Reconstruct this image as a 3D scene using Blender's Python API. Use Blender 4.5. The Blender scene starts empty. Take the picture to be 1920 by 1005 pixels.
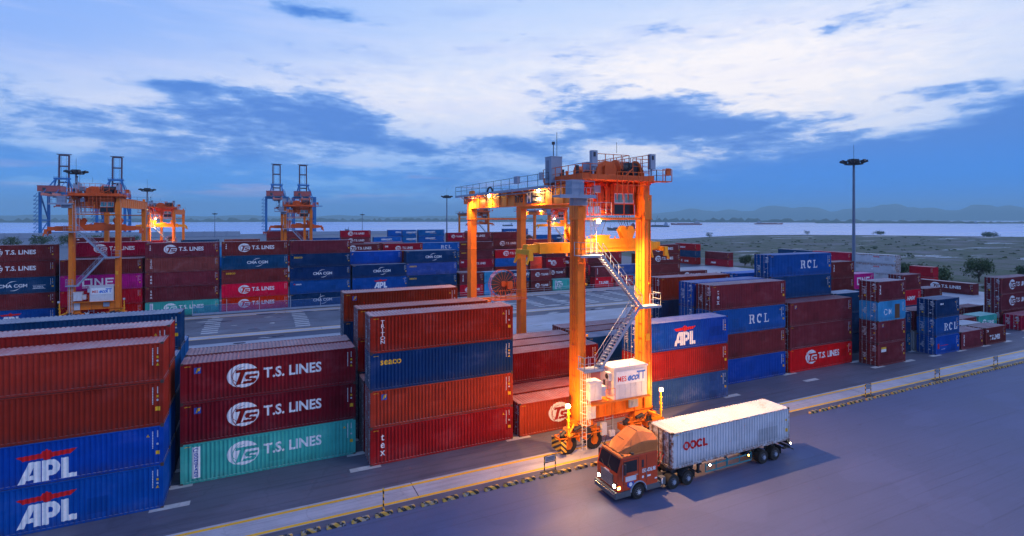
import bpy, bmesh, math, random
from mathutils import Vector, Matrix
R = math.radians
SC = bpy.context.scene
COL = SC.collection
random.seed(7)

# ------------------------------------------------------------------ camera
cam = bpy.data.cameras.new('camera')
cam.sensor_width = 36.0
cam.lens = 993.79 / 1920 * 36.0
cam.shift_y = -(502.5 - 411.4) / 1920.0
cam.clip_start = 0.5
cam.clip_end = 60000
camo = bpy.data.objects.new('camera', cam)
COL.objects.link(camo)
camo.location = (0, -41.593, 19.08)
camo.rotation_euler = (R(90), 0, -0.4447)
SC.camera = camo
SC.render.resolution_x = 1024
SC.render.resolution_y = 536
SC.view_settings.view_transform = 'Standard'
SC.view_settings.look = 'None'
SC.view_settings.exposure = 0.25
SC.view_settings.gamma = 1.0

# ------------------------------------------------------------------ node helper
class NT:
    """small expression builder over a node tree"""
    def __init__(s, nt):
        s.nt = nt
    def n(s, t, **k):
        nd = s.nt.nodes.new(t)
        for a, b in k.items():
            setattr(nd, a, b)
        return nd
    def l(s, a, b):
        s.nt.links.new(a, b)
    def put(s, sock, v):
        if hasattr(v, 'is_output'):
            s.l(v, sock)
        else:
            sock.default_value = v
    def m(s, op, a, b=0.0, c=None, clamp=False):
        nd = s.n('ShaderNodeMath', operation=op)
        nd.use_clamp = clamp
        s.put(nd.inputs[0], a); s.put(nd.inputs[1], b)
        if c is not None:
            s.put(nd.inputs[2], c)
        return nd.outputs[0]
    def smooth(s, x, a, b):
        nd = s.n('ShaderNodeMapRange', interpolation_type='SMOOTHSTEP')
        s.put(nd.inputs[0], x); nd.inputs[1].default_value = a; nd.inputs[2].default_value = b
        return nd.outputs[0]
    def mix(s, f, a, b, bt='MIX'):
        nd = s.n('ShaderNodeMix', data_type='RGBA', blend_type=bt)
        s.put(nd.inputs[0], f)
        s.put(nd.inputs[6], a if hasattr(a, 'is_output') else (*a, 1))
        s.put(nd.inputs[7], b if hasattr(b, 'is_output') else (*b, 1))
        return nd.outputs[2]
    def noise(s, vec, sc, det=4, rough=0.55, dist=0.0, dim='3D'):
        nd = s.n('ShaderNodeTexNoise', noise_dimensions=dim)
        if vec is not None:
            s.l(vec, nd.inputs['Vector'])
        nd.inputs['Scale'].default_value = sc
        nd.inputs['Detail'].default_value = det
        nd.inputs['Roughness'].default_value = rough
        nd.inputs['Distortion'].default_value = dist
        return nd.outputs['Fac']
    def xyz(s, x, y, z=0.0):
        nd = s.n('ShaderNodeCombineXYZ')
        s.put(nd.inputs[0], x); s.put(nd.inputs[1], y); s.put(nd.inputs[2], z)
        return nd.outputs[0]
    def sep(s, v):
        nd = s.n('ShaderNodeSeparateXYZ'); s.l(v, nd.inputs[0])
        return nd.outputs
    def scale(s, v, sx, sy, sz):
        nd = s.n('ShaderNodeVectorMath', operation='MULTIPLY')
        s.l(v, nd.inputs[0]); nd.inputs[1].default_value = (sx, sy, sz)
        return nd.outputs[0]

def lin(r, g, b):
    f = lambda c: (c / 255 / 12.92) if c / 255 <= 0.04045 else ((c / 255 + 0.055) / 1.055) ** 2.4
    return (f(r), f(g), f(b))

# ------------------------------------------------------------------ world: dusk sky with broken cloud
W = bpy.data.worlds.new('World')
SC.world = W
W.use_nodes = True
W.node_tree.nodes.clear()
w = NT(W.node_tree)
tc = w.n('ShaderNodeTexCoord')
dx, dy, dz = w.sep(tc.outputs['Generated'])
azr = w.m('ARCTAN2', dx, dy)                       # azimuth from +Y towards +X
rad = w.m('SQRT', w.m('ADD', w.m('MULTIPLY', dx, dx), w.m('MULTIPLY', dy, dy)))
el = w.m('MULTIPLY', w.m('ARCTAN2', dz, rad), 57.2958)
az = w.m('SUBTRACT', w.m('MULTIPLY', azr, 57.2958), 25.48)   # degrees right of the river view
def gauss(a0, e0, sa, se, rot=0.0):
    u = w.m('SUBTRACT', az, a0); v = w.m('SUBTRACT', el, e0)
    if rot:
        v = w.m('SUBTRACT', v, w.m('MULTIPLY', u, rot))
    q = w.m('ADD', w.m('POWER', w.m('ABSOLUTE', w.m('DIVIDE', u, sa)), 2.0), w.m('POWER', w.m('ABSOLUTE', w.m('DIVIDE', v, se)), 2.0))
    return w.m('POWER', 2.71828, w.m('MULTIPLY', q, -1.0))
def addm(*t):
    o = t[0]
    for k in t[1:]:
        o = w.m('ADD', o, k)
    return o
def ml(a, b):
    return w.m('MULTIPLY', a, b)
cv = w.xyz(w.m('MULTIPLY', az, 0.042), w.m('MULTIPLY', el, 0.20), 3.1)
n1 = w.noise(cv, 2.3, 9, 0.62, 0.25)
n2 = w.noise(w.xyz(w.m('MULTIPLY', az, 0.035), w.m('MULTIPLY', el, 0.33), 8.2), 2.0, 6, 0.6, 0.2)
n3 = w.noise(w.xyz(w.m('MULTIPLY', az, 0.12), w.m('MULTIPLY', el, 0.4), 1.7), 3.0, 7, 0.62, 0.1)
# clear sky behind the clouds
hz = lin(96, 174, 255); mid = lin(184, 210, 252); topl = lin(140, 180, 250); bright = lin(255, 250, 252)
base = w.mix(w.smooth(el, 1.0, 11.0), hz, mid)
base = w.mix(w.m('MULTIPLY', w.smooth(w.m('ADD', az, w.m('MULTIPLY', el, -0.9)), -16.0, -62.0), w.smooth(el, 6.0, 15.0)), base, topl)
glow = addm(gauss(26.0, 13.5, 19.0, 6.5), ml(gauss(4.0, 14.0, 20.0, 5.5), 0.42), ml(gauss(-16.0, 12.5, 16.0, 3.5), 0.45), ml(gauss(-32.0, 9.0, 14.0, 3.5), 0.50), ml(gauss(20.0, 7.0, 16.0, 2.0), 0.45))
base = w.mix(w.m('MINIMUM', ml(glow, w.m('ADD', 0.35, ml(n3, 1.3))), 1.0), base, bright)
base = w.mix(ml(w.smooth(n2, 0.45, 0.72), 0.26), base, lin(218, 222, 252))
base = w.mix(ml(ml(w.smooth(n1, 0.50, 0.70), w.smooth(el, 9.0, 14.0)), 0.30), base, lin(150, 180, 244))
bank = addm(ml(gauss(-31.5, 8.6, 15.0, 3.0), 0.50), ml(gauss(-20.0, 10.6, 8.0, 2.4, -0.12), 0.55), ml(gauss(-33.0, 12.0, 4.0, 0.8), 0.32),
            ml(gauss(13.5, 10.6, 8.5, 2.9, -0.12), 0.74), ml(gauss(2.0, 8.4, 7.0, 1.3), 0.40), ml(gauss(-6.0, 7.4, 14.0, 1.4), 0.30), ml(gauss(24.0, 8.8, 6.0, 1.5), 0.42),
            ml(gauss(38.0, 3.6, 15.0, 4.4, 0.05), 0.95), ml(gauss(45.0, 7.6, 5.0, 2.0), 0.5), ml(gauss(41.0, 10.8, 4.0, 0.5), 0.42),
            ml(gauss(31.0, 17.0, 3.5, 0.9), 0.36), ml(gauss(38.0, 17.5, 3.0, 1.5), 0.30), ml(gauss(-21.0, 20.0, 5.5, 1.0), 0.44), ml(gauss(8.0, 16.6, 5.0, 0.8), 0.16),
            ml(w.smooth(el, 7.8, 3.4), 0.50), ml(w.smooth(el, 26.0, 40.0), 0.25))
dens = addm(bank, w.m('MULTIPLY', w.m('SUBTRACT', n1, 0.52), 1.35), w.m('MULTIPLY', w.m('SUBTRACT', n3, 0.5), 0.85))
cover = w.smooth(dens, 0.12, 0.44)
core = w.smooth(dens, 0.25, 0.65)
cdark = lin(70, 128, 216); clight = lin(132, 176, 242)
cloudc = w.mix(core, clight, cdark)
cloudc = w.mix(ml(w.smooth(el, 8.0, 3.0), w.smooth(az, 0.0, 30.0)), cloudc, lin(48, 136, 240))
cloudc = w.mix(ml(w.smooth(el, 7.5, 3.5), w.smooth(az, 5.0, -20.0)), cloudc, lin(80, 156, 246))
sky = w.mix(ml(cover, 0.95), base, cloudc)
# thin pink lit streaks low over the river
streak = ml(ml(w.smooth(n2, 0.52, 0.66), gauss(-24.0, 3.6, 26.0, 1.5)), 0.75)
sky = w.mix(streak, sky, lin(188, 178, 226))
# the part of the sky above and behind the river view is a deeper blue
sky = w.mix(w.smooth(el, 24.0, 40.0), sky, (0.24, 0.43, 0.98))
sky = w.mix(w.smooth(w.m('ABSOLUTE', az), 60.0, 85.0), sky, (0.25, 0.42, 0.88))
# below horizon
sky = w.mix(w.smooth(el, 0.3, -3.0), sky, lin(90, 120, 190))
bg = w.n('ShaderNodeBackground'); w.l(sky, bg.inputs[0]); bg.inputs[1].default_value = 0.92
nish = w.n('ShaderNodeTexSky', sky_type='NISHITA'); nish.sun_disc = False
nish.sun_elevation = R(4); nish.sun_rotation = R(60)
bg2 = w.n('ShaderNodeBackground'); w.l(nish.outputs[0], bg2.inputs[0]); bg2.inputs[1].default_value = 0.0
ad = w.n('ShaderNodeAddShader'); w.l(bg.outputs[0], ad.inputs[0]); w.l(bg2.outputs[0], ad.inputs[1])
wo = w.n('ShaderNodeOutputWorld'); w.l(ad.outputs[0], wo.inputs[0])

# ------------------------------------------------------------------ sun: soft glow of the sky behind cloud
sd = bpy.data.lights.new('sun', 'SUN'); sd.energy = 0.75; sd.angle = R(20); sd.color = (0.84, 0.84, 1.0)
so = bpy.data.objects.new('sun', sd); COL.objects.link(so)
so.rotation_euler = (R(58), 0, R(48))

# ------------------------------------------------------------------ helpers
def tag(o, label=None, cat=None, group=None, kind=None):
    if label: o['label'] = label
    if cat: o['category'] = cat
    if group: o['group'] = group
    if kind: o['kind'] = kind
    return o
def empty(name, loc=(0, 0, 0), rz=0.0, label=None, cat=None, group=None):
    o = bpy.data.objects.new(name, None); COL.objects.link(o)
    o.location = loc; o.rotation_euler = (0, 0, rz); o.empty_display_size = 0.3
    return tag(o, label, cat, group)
class MB:
    def __init__(s):
        s.v = []; s.f = []; s.mi = []; s.sm = []
    def add(s, vs, fs, m=0, smooth=False):
        b = len(s.v); s.v += [tuple(p) for p in vs]
        for f in fs:
            s.f.append(tuple(b + i for i in f)); s.mi.append(m); s.sm.append(smooth)
        return s
    def box(s, x0, y0, z0, x1, y1, z1, m=0):
        return s.add([(x0, y0, z0), (x1, y0, z0), (x1, y1, z0), (x0, y1, z0), (x0, y0, z1), (x1, y0, z1), (x1, y1, z1), (x0, y1, z1)],
                     [(0, 3, 2, 1), (4, 5, 6, 7), (0, 1, 5, 4), (1, 2, 6, 5), (2, 3, 7, 6), (3, 0, 4, 7)], m)
    def hexa(s, a, b, m=0):
        """a, b: two quads of 4 points"""
        return s.add(list(a) + list(b), [(0, 3, 2, 1), (4, 5, 6, 7), (0, 1, 5, 4), (1, 2, 6, 5), (2, 3, 7, 6), (3, 0, 4, 7)], m)
    def quad(s, a, b, c, d, m=0):
        return s.add([a, b, c, d], [(0, 1, 2, 3)], m)
    def tube(s, p, q, r, n=6, m=0, r2=None, cap=True):
        p = Vector(p); q = Vector(q); d = (q - p)
        if d.length < 1e-6: return s
        d.normalize()
        a = d.cross(Vector((0, 0, 1)))
        if a.length < 1e-3: a = Vector((1, 0, 0))
        a.normalize(); b = d.cross(a)
        r2 = r if r2 is None else r2
        vs = []
        for c, rr in ((p, r), (q, r2)):
            for i in range(n):
                t = 2 * math.pi * (i + .5) / n
                vs.append(c + (a * math.cos(t) + b * math.sin(t)) * rr)
        fs = [(i, (i + 1) % n, n + (i + 1) % n, n + i) for i in range(n)]
        s.add(vs, fs, m, n > 5)
        if cap:
            s.add(vs, [tuple(range(n))[::-1], tuple(range(n, 2 * n))], m)
        return s
    def beam(s, p, q, wd, ht, m=0):
        """rectangular bar from p to q, wd across (horizontal), ht up"""
        p = Vector(p); q = Vector(q); d = (q - p).normalized()
        a = d.cross(Vector((0, 0, 1)))
        if a.length < 1e-3: a = Vector((1, 0, 0))
        a.normalize(); b = a.cross(d)
        A = [p - a * wd / 2 - b * ht / 2, p + a * wd / 2 - b * ht / 2, p + a * wd / 2 + b * ht / 2, p - a * wd / 2 + b * ht / 2]
        B = [v + (q - p) for v in A]
        return s.add(A + B, [(0, 1, 2, 3), (7, 6, 5, 4), (0, 4, 5, 1), (1, 5, 6, 2), (2, 6, 7, 3), (3, 7, 4, 0)], m)
    def prism(s, pts, y0, y1, m=0, axis='y'):
        """polygon in xz extruded along y (or in xy along z, or yz along x)"""
        n = len(pts)
        if axis == 'y': f = lambda p, t: (p[0], t, p[1])
        elif axis == 'x': f = lambda p, t: (t, p[0], p[1])
        else: f = lambda p, t: (p[0], p[1], t)
        vs = [f(p, y0) for p in pts] + [f(p, y1) for p in pts]
        return s.add(vs, [tuple(range(n)), tuple(range(2 * n - 1, n - 1, -1))] + [(i, n + i, n + (i + 1) % n, (i + 1) % n) for i in range(n)], m)
    def rail(s, pts, h=1.05, r=0.03, step=1.4, m=0, mid=True):
        """handrail along a polyline of walking points"""
        for p, q in zip(pts, pts[1:]):
            p = Vector(p); q = Vector(q); k = max(1, int(round((q - p).length / step)))
            u = Vector((0, 0, h))
            s.tube(p + u, q + u, r, 4, m)
            if mid: s.tube(p + u * .52, q + u * .52, r * .8, 4, m)
            for i in range(k + 1):
                c = p.lerp(q, i / k); s.tube(c, c + u, r, 4, m)
        return s
    def mesh(s, name, mats):
        me = bpy.data.meshes.new(name); me.from_pydata(s.v, [], s.f)
        for mt in mats: me.materials.append(mt)
        me.polygons.foreach_set('material_index', s.mi)
        me.polygons.foreach_set('use_smooth', s.sm)
        me.update()
        bm = bmesh.new(); bm.from_mesh(me); bmesh.ops.recalc_face_normals(bm, faces=bm.faces); bm.to_mesh(me); bm.free()
        return me
    def build(s, name, mats, parent=None, loc=(0, 0, 0), bevel=0.0):
        if not isinstance(mats, (list, tuple)): mats = [mats]
        o = bpy.data.objects.new(name, s.mesh(name, mats)); COL.objects.link(o)
        o.location = loc
        if parent is not None: o.parent = parent
        if bevel:
            bv = o.modifiers.new('bevel', 'BEVEL'); bv.width = bevel; bv.segments = 2; bv.limit_method = 'ANGLE'
        return o
def clone(o, parent=None, loc=None):
    c = o.copy(); COL.objects.link(c)
    if parent is not None: c.parent = parent
    if loc is not None: c.location = loc
    return c
def clone_tree(o, parent=None):
    c = clone(o, parent)
    for ch in list(o.children):
        clone_tree(ch, c)
    return c

# ------------------------------------------------------------------ materials
def mat(name, rgb, rough=0.5, metal=0.0, var=0.12, dirt=0.25, emit=None, scale=1.0, dirtc=(0.06, 0.045, 0.035), coat=0.0):
    m = bpy.data.materials.new(name); m.use_nodes = True
    t = NT(m.node_tree); b = m.node_tree.nodes['Principled BSDF']
    b.inputs['Metallic'].default_value = metal
    if emit:
        b.inputs['Base Color'].default_value = (*rgb, 1)
        b.inputs['Emission Color'].default_value = (*rgb, 1); b.inputs['Emission Strength'].default_value = emit
        return m
    g = t.n('ShaderNodeTexCoord').outputs['Object']
    n = t.noise(g, 1.3 * scale, 6, 0.65)
    n2 = t.noise(t.scale(g, 3.0 * scale, 3.0 * scale, 0.5 * scale), 1.6, 5, 0.7)
    c = t.mix(1.0, rgb, t.mix(n, (1 - var * 2,) * 3, (1 + var * 2,) * 3), 'MULTIPLY')
    c = t.mix(t.m('MULTIPLY', t.smooth(n2, 0.56, 0.72), dirt), c, dirtc)
    t.l(c, b.inputs['Base Color'])
    t.l(t.m('ADD', rough - 0.08, t.m('MULTIPLY', n, 0.18)), b.inputs['Roughness'])
    b.inputs['Specular IOR Level'].default_value = 0.3
    if coat: b.inputs['Coat Weight'].default_value = coat
    return m

def paint(name, rgb, fade=0.1, rust=0.35, edge=0.0):
    """weathered container paint; every container varies a little"""
    m = bpy.data.materials.new(name); m.use_nodes = True
    t = NT(m.node_tree); b = m.node_tree.nodes['Principled BSDF']
    oi = t.n('ShaderNodeObjectInfo').outputs['Random']
    g = t.n('ShaderNodeTexCoord').outputs['Object']
    off = t.n('ShaderNodeVectorMath', operation='ADD'); t.l(g, off.inputs[0]); t.l(t.xyz(t.m('MULTIPLY', oi, 91.0), t.m('MULTIPLY', oi, 37.0), t.m('MULTIPLY', oi, 53.0)), off.inputs[1])
    p = off.outputs[0]
    big = t.noise(t.scale(p, .35, .35, .6), 1.2, 4, 0.6)
    streak = t.noise(t.scale(p, 4.5, 4.5, 0.35), 1.4, 5, 0.65)
    fine = t.noise(p, 7.0, 5, 0.7)
    hs = t.n('ShaderNodeHueSaturation'); hs.inputs['Color'].default_value = (*rgb, 1)
    t.l(t.m('ADD', 0.80, t.m('MULTIPLY', oi, 0.36)), hs.inputs['Value'])
    t.l(t.m('ADD', 0.490, t.m('MULTIPLY', t.m('FRACT', t.m('MULTIPLY', oi, 7.3)), 0.018)), hs.inputs['Hue'])
    c = hs.outputs[0]
    c = t.mix(1.0, c, t.mix(big, (0.62,) * 3, (1.32,) * 3), 'MULTIPLY')
    c = t.mix(1.0, c, t.mix(streak, (0.68,) * 3, (1.28,) * 3), 'MULTIPLY')
    c = t.mix(t.m('MULTIPLY', t.smooth(big, 0.5, 0.75), t.m('MULTIPLY', fade, 0.6)), c, (0.4, 0.36, 0.38))
    z = t.sep(g)[2]
    rs = t.m('MULTIPLY', t.smooth(t.m('ADD', fine, t.m('MULTIPLY', t.smooth(z, 0.5, 0.0), 0.07)), 0.66, 0.73), rust)
    c = t.mix(rs, c, (0.12, 0.035, 0.012))
    rs2 = t.m('MULTIPLY', t.m('MULTIPLY', t.smooth(streak, 0.60, 0.72), t.smooth(big, 0.42, 0.66)), rust * 0.5)
    c = t.mix(rs2, c, (0.10, 0.045, 0.025))
    # replaced side panels, a little darker or lighter than the rest
    sx_ = t.sep(p)
    cell = t.n('ShaderNodeTexWhiteNoise', noise_dimensions='3D'); t.l(t.xyz(t.m('FLOOR', t.m('MULTIPLY', sx_[0], 0.9)), t.m('FLOOR', t.m('MULTIPLY', sx_[2], 1.0)), 0.0), cell.inputs['Vector'])
    c = t.mix(t.m('MULTIPLY', t.m('GREATER_THAN', cell.outputs[0], 0.93), 0.28), c, tuple(q * 0.35 for q in rgb))
    scr = t.noise(t.scale(p, .5, .5, 9.0), 3.0, 6, 0.7)
    c = t.mix(t.m('MULTIPLY', t.smooth(scr, 0.66, 0.70), 0.35), c, (0.20, 0.15, 0.14))
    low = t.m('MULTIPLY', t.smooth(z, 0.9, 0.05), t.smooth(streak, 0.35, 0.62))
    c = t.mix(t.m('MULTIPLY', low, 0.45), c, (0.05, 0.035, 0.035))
    if edge:
        ge = t.sep(g)
        ed = t.m('MAXIMUM', t.m('MAXIMUM', t.smooth(ge[2], 0.35, 0.05), t.smooth(ge[2], 2.40, 2.56)), t.m('MAXIMUM', t.smooth(ge[0], 0.16, 0.08), t.smooth(ge[0], 12.04, 12.12)))
        nzz = t.sep(t.n('ShaderNodeNewGeometry').outputs['Normal'])[2]
        ed = t.m('MULTIPLY', ed, t.m('ADD', t.smooth(nzz, 0.6, 0.2), t.m('MULTIPLY', t.smooth(t.noise(p, 0.7, 4, 0.6), 0.55, 0.7), 0.6)))
        c = t.mix(t.m('MULTIPLY', t.m('MULTIPLY', ed, t.smooth(t.noise(p, 3.0, 6, 0.75), 0.42, 0.58)), edge), c, (0.22, 0.085, 0.035))
    # settled roof dust, paled further with sky sheen painted into the colour
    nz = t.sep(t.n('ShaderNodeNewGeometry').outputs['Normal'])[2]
    dust_sheen = t.m('MULTIPLY', t.smooth(nz, 0.3, 0.8), t.m('ADD', 0.34, t.m('MULTIPLY', t.smooth(t.noise(p, 0.8, 5, 0.7), 0.35, 0.7), 0.34)))
    dust_sheen = t.m('MULTIPLY', dust_sheen, t.m('ADD', 0.30, t.m('MULTIPLY', t.m('FRACT', t.m('MULTIPLY', oi, 13.7)), 0.75)))
    c = t.mix(dust_sheen, c, (0.60, 0.56, 0.60))
    t.l(c, b.inputs['Base Color'])
    t.l(t.m('ADD', 0.42, t.m('MULTIPLY', fine, 0.22)), b.inputs['Roughness'])
    t.l(t.m('ADD', 0.06, t.m('MULTIPLY', t.smooth(nz, 0.3, 0.8), 0.6)), b.inputs['Specular IOR Level'])
    return m

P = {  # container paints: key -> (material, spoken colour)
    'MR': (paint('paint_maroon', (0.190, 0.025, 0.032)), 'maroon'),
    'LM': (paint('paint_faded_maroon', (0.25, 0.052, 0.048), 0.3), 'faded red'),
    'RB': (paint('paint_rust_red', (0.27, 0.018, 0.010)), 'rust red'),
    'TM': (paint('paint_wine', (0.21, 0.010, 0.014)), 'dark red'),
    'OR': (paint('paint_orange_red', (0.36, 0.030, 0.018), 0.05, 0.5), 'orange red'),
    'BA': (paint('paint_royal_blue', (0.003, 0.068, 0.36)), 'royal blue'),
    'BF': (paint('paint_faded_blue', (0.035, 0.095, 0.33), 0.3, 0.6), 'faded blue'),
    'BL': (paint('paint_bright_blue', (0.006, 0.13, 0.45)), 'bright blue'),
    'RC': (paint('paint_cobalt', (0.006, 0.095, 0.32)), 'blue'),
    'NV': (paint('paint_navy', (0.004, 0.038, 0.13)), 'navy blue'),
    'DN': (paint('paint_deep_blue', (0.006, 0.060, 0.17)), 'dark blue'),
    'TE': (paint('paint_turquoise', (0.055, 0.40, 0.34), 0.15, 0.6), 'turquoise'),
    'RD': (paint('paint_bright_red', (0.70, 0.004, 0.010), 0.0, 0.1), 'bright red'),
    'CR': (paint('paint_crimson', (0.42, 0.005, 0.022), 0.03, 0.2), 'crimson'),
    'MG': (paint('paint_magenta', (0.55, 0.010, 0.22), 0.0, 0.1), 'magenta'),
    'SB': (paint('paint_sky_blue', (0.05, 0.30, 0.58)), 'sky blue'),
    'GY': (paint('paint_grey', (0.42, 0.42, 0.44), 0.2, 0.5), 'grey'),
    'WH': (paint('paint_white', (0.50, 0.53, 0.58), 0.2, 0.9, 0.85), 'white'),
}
M = {}
M['casting'] = mat('corner_steel', (0.07, 0.045, 0.04), 0.7, dirt=0.5)
M['zinc'] = mat('galvanised_steel', (0.42, 0.45, 0.50), 0.45, 0.4)
M['white'] = mat('white_lettering_paint', (0.80, 0.80, 0.82), 0.5, dirt=0.35, dirtc=(0.25, 0.12, 0.08), scale=2.5)
M['yellow'] = mat('yellow_marking_paint', (0.80, 0.45, 0.02), 0.5)
M['redp'] = mat('red_lettering_paint', (0.65, 0.01, 0.015), 0.5)
M['bluep'] = mat('blue_lettering_paint', (0.02, 0.08, 0.40), 0.5)
M['orange'] = mat('crane_orange_paint', (0.78, 0.185, 0.012), 0.45, var=0.14, dirt=0.5, scale=0.8, dirtc=(0.20, 0.05, 0.02))
M['dorange'] = mat('crane_machinery_orange_paint', (0.68, 0.11, 0.02), 0.5, var=0.15, dirt=0.4)
M['cyel'] = mat('spreader_yellow_paint', (0.85, 0.36, 0.015), 0.42, dirt=0.3)
M['pink'] = mat('faded_pink_paint', (0.72, 0.22, 0.16), 0.5)
M['grey'] = mat('grey_paint', (0.27, 0.32, 0.42), 0.45, dirt=0.2)
M['lgrey'] = mat('pale_grey_paint', (0.60, 0.60, 0.64), 0.4, dirt=0.25)
M['dark'] = mat('dark_steel', (0.035, 0.035, 0.045), 0.5)
M['rubber'] = mat('tyre_rubber', (0.022, 0.022, 0.024), 0.8, dirt=0.3, dirtc=(0.12, 0.1, 0.09))
M['glass'] = mat('window_glass', (0.05, 0.16, 0.20), 0.08, 0.2, dirt=0.0)
M['dglass'] = mat('dark_window_glass', (0.015, 0.02, 0.03), 0.05, 0.0, dirt=0.0)
M['cyan'] = mat('blinds_behind_glass', (0.12, 0.42, 0.46), 0.15, dirt=0.0)
M['stsblue'] = mat('quay_crane_blue_paint', (0.008, 0.14, 0.42), 0.45)
M['stsred'] = mat('quay_crane_red_paint', (0.42, 0.07, 0.06), 0.5)
M['stsboom'] = mat('boom_dark_paint', (0.10, 0.030, 0.060), 0.5)
M['mast'] = mat('mast_paint', (0.16, 0.20, 0.28), 0.45)
M['truck'] = mat('truck_orange_red_paint', (0.52, 0.055, 0.014), 0.32, dirt=0.35, coat=0.3)
M['fairing'] = mat('faded_orange_paint', (0.50, 0.15, 0.04), 0.5, dirt=0.5, scale=1.6)
M['chrome'] = mat('chrome', (0.6, 0.6, 0.62), 0.18, 0.9, dirt=0.2)
M['gunmetal'] = mat('dark_grey_paint', (0.10, 0.11, 0.13), 0.45, dirt=0.4)
M['lampw'] = mat('lit_lamp_white', (1.0, 0.86, 0.55), emit=60)
M['lampo'] = mat('lit_lamp_orange', (1.0, 0.42, 0.06), emit=30)
M['lamps'] = mat('lit_lamp_sodium', (1.0, 0.60, 0.16), emit=150)
M['lampoff'] = mat('unlit_lamp_glass', (0.5, 0.5, 0.55), 0.2)

def hazard(name, ca, cb, scale=3.0, worn=0.5):
    m = bpy.data.materials.new(name); m.use_nodes = True
    t = NT(m.node_tree); b = m.node_tree.nodes['Principled BSDF']
    g = t.n('ShaderNodeTexCoord').outputs['Object']
    s = t.sep(g)
    k = t.m('FRACT', t.m('MULTIPLY', t.m('ADD', t.m('ADD', s[0], t.m('MULTIPLY', s[1], 0.6)), t.m('MULTIPLY', s[2], 1.0)), scale))
    c = t.mix(t.smooth(k, 0.49, 0.51), ca, cb)
    oi = t.n('ShaderNodeObjectInfo').outputs['Random']
    off = t.n('ShaderNodeVectorMath', operation='ADD'); t.l(g, off.inputs[0]); t.l(t.xyz(t.m('MULTIPLY', oi, 90.0), 0.0, 0.0), off.inputs[1])
    n = t.noise(off.outputs[0], 4.0, 6, 0.75)
    c = t.mix(t.m('MULTIPLY', t.smooth(n, 0.50, 0.60), worn), c, (0.36, 0.35, 0.37))
    t.l(c, b.inputs['Base Color']); b.inputs['Roughness'].default_value = 0.6
    return m
M['kerb'] = hazard('hazard_stripe_paint', (0.58, 0.34, 0.05), (0.02, 0.02, 0.02), 1.7, 0.8)
M['haz'] = hazard('hazard_plate_paint', (0.78, 0.42, 0.02), (0.02, 0.02, 0.02), 2.4, 0.3)

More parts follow.
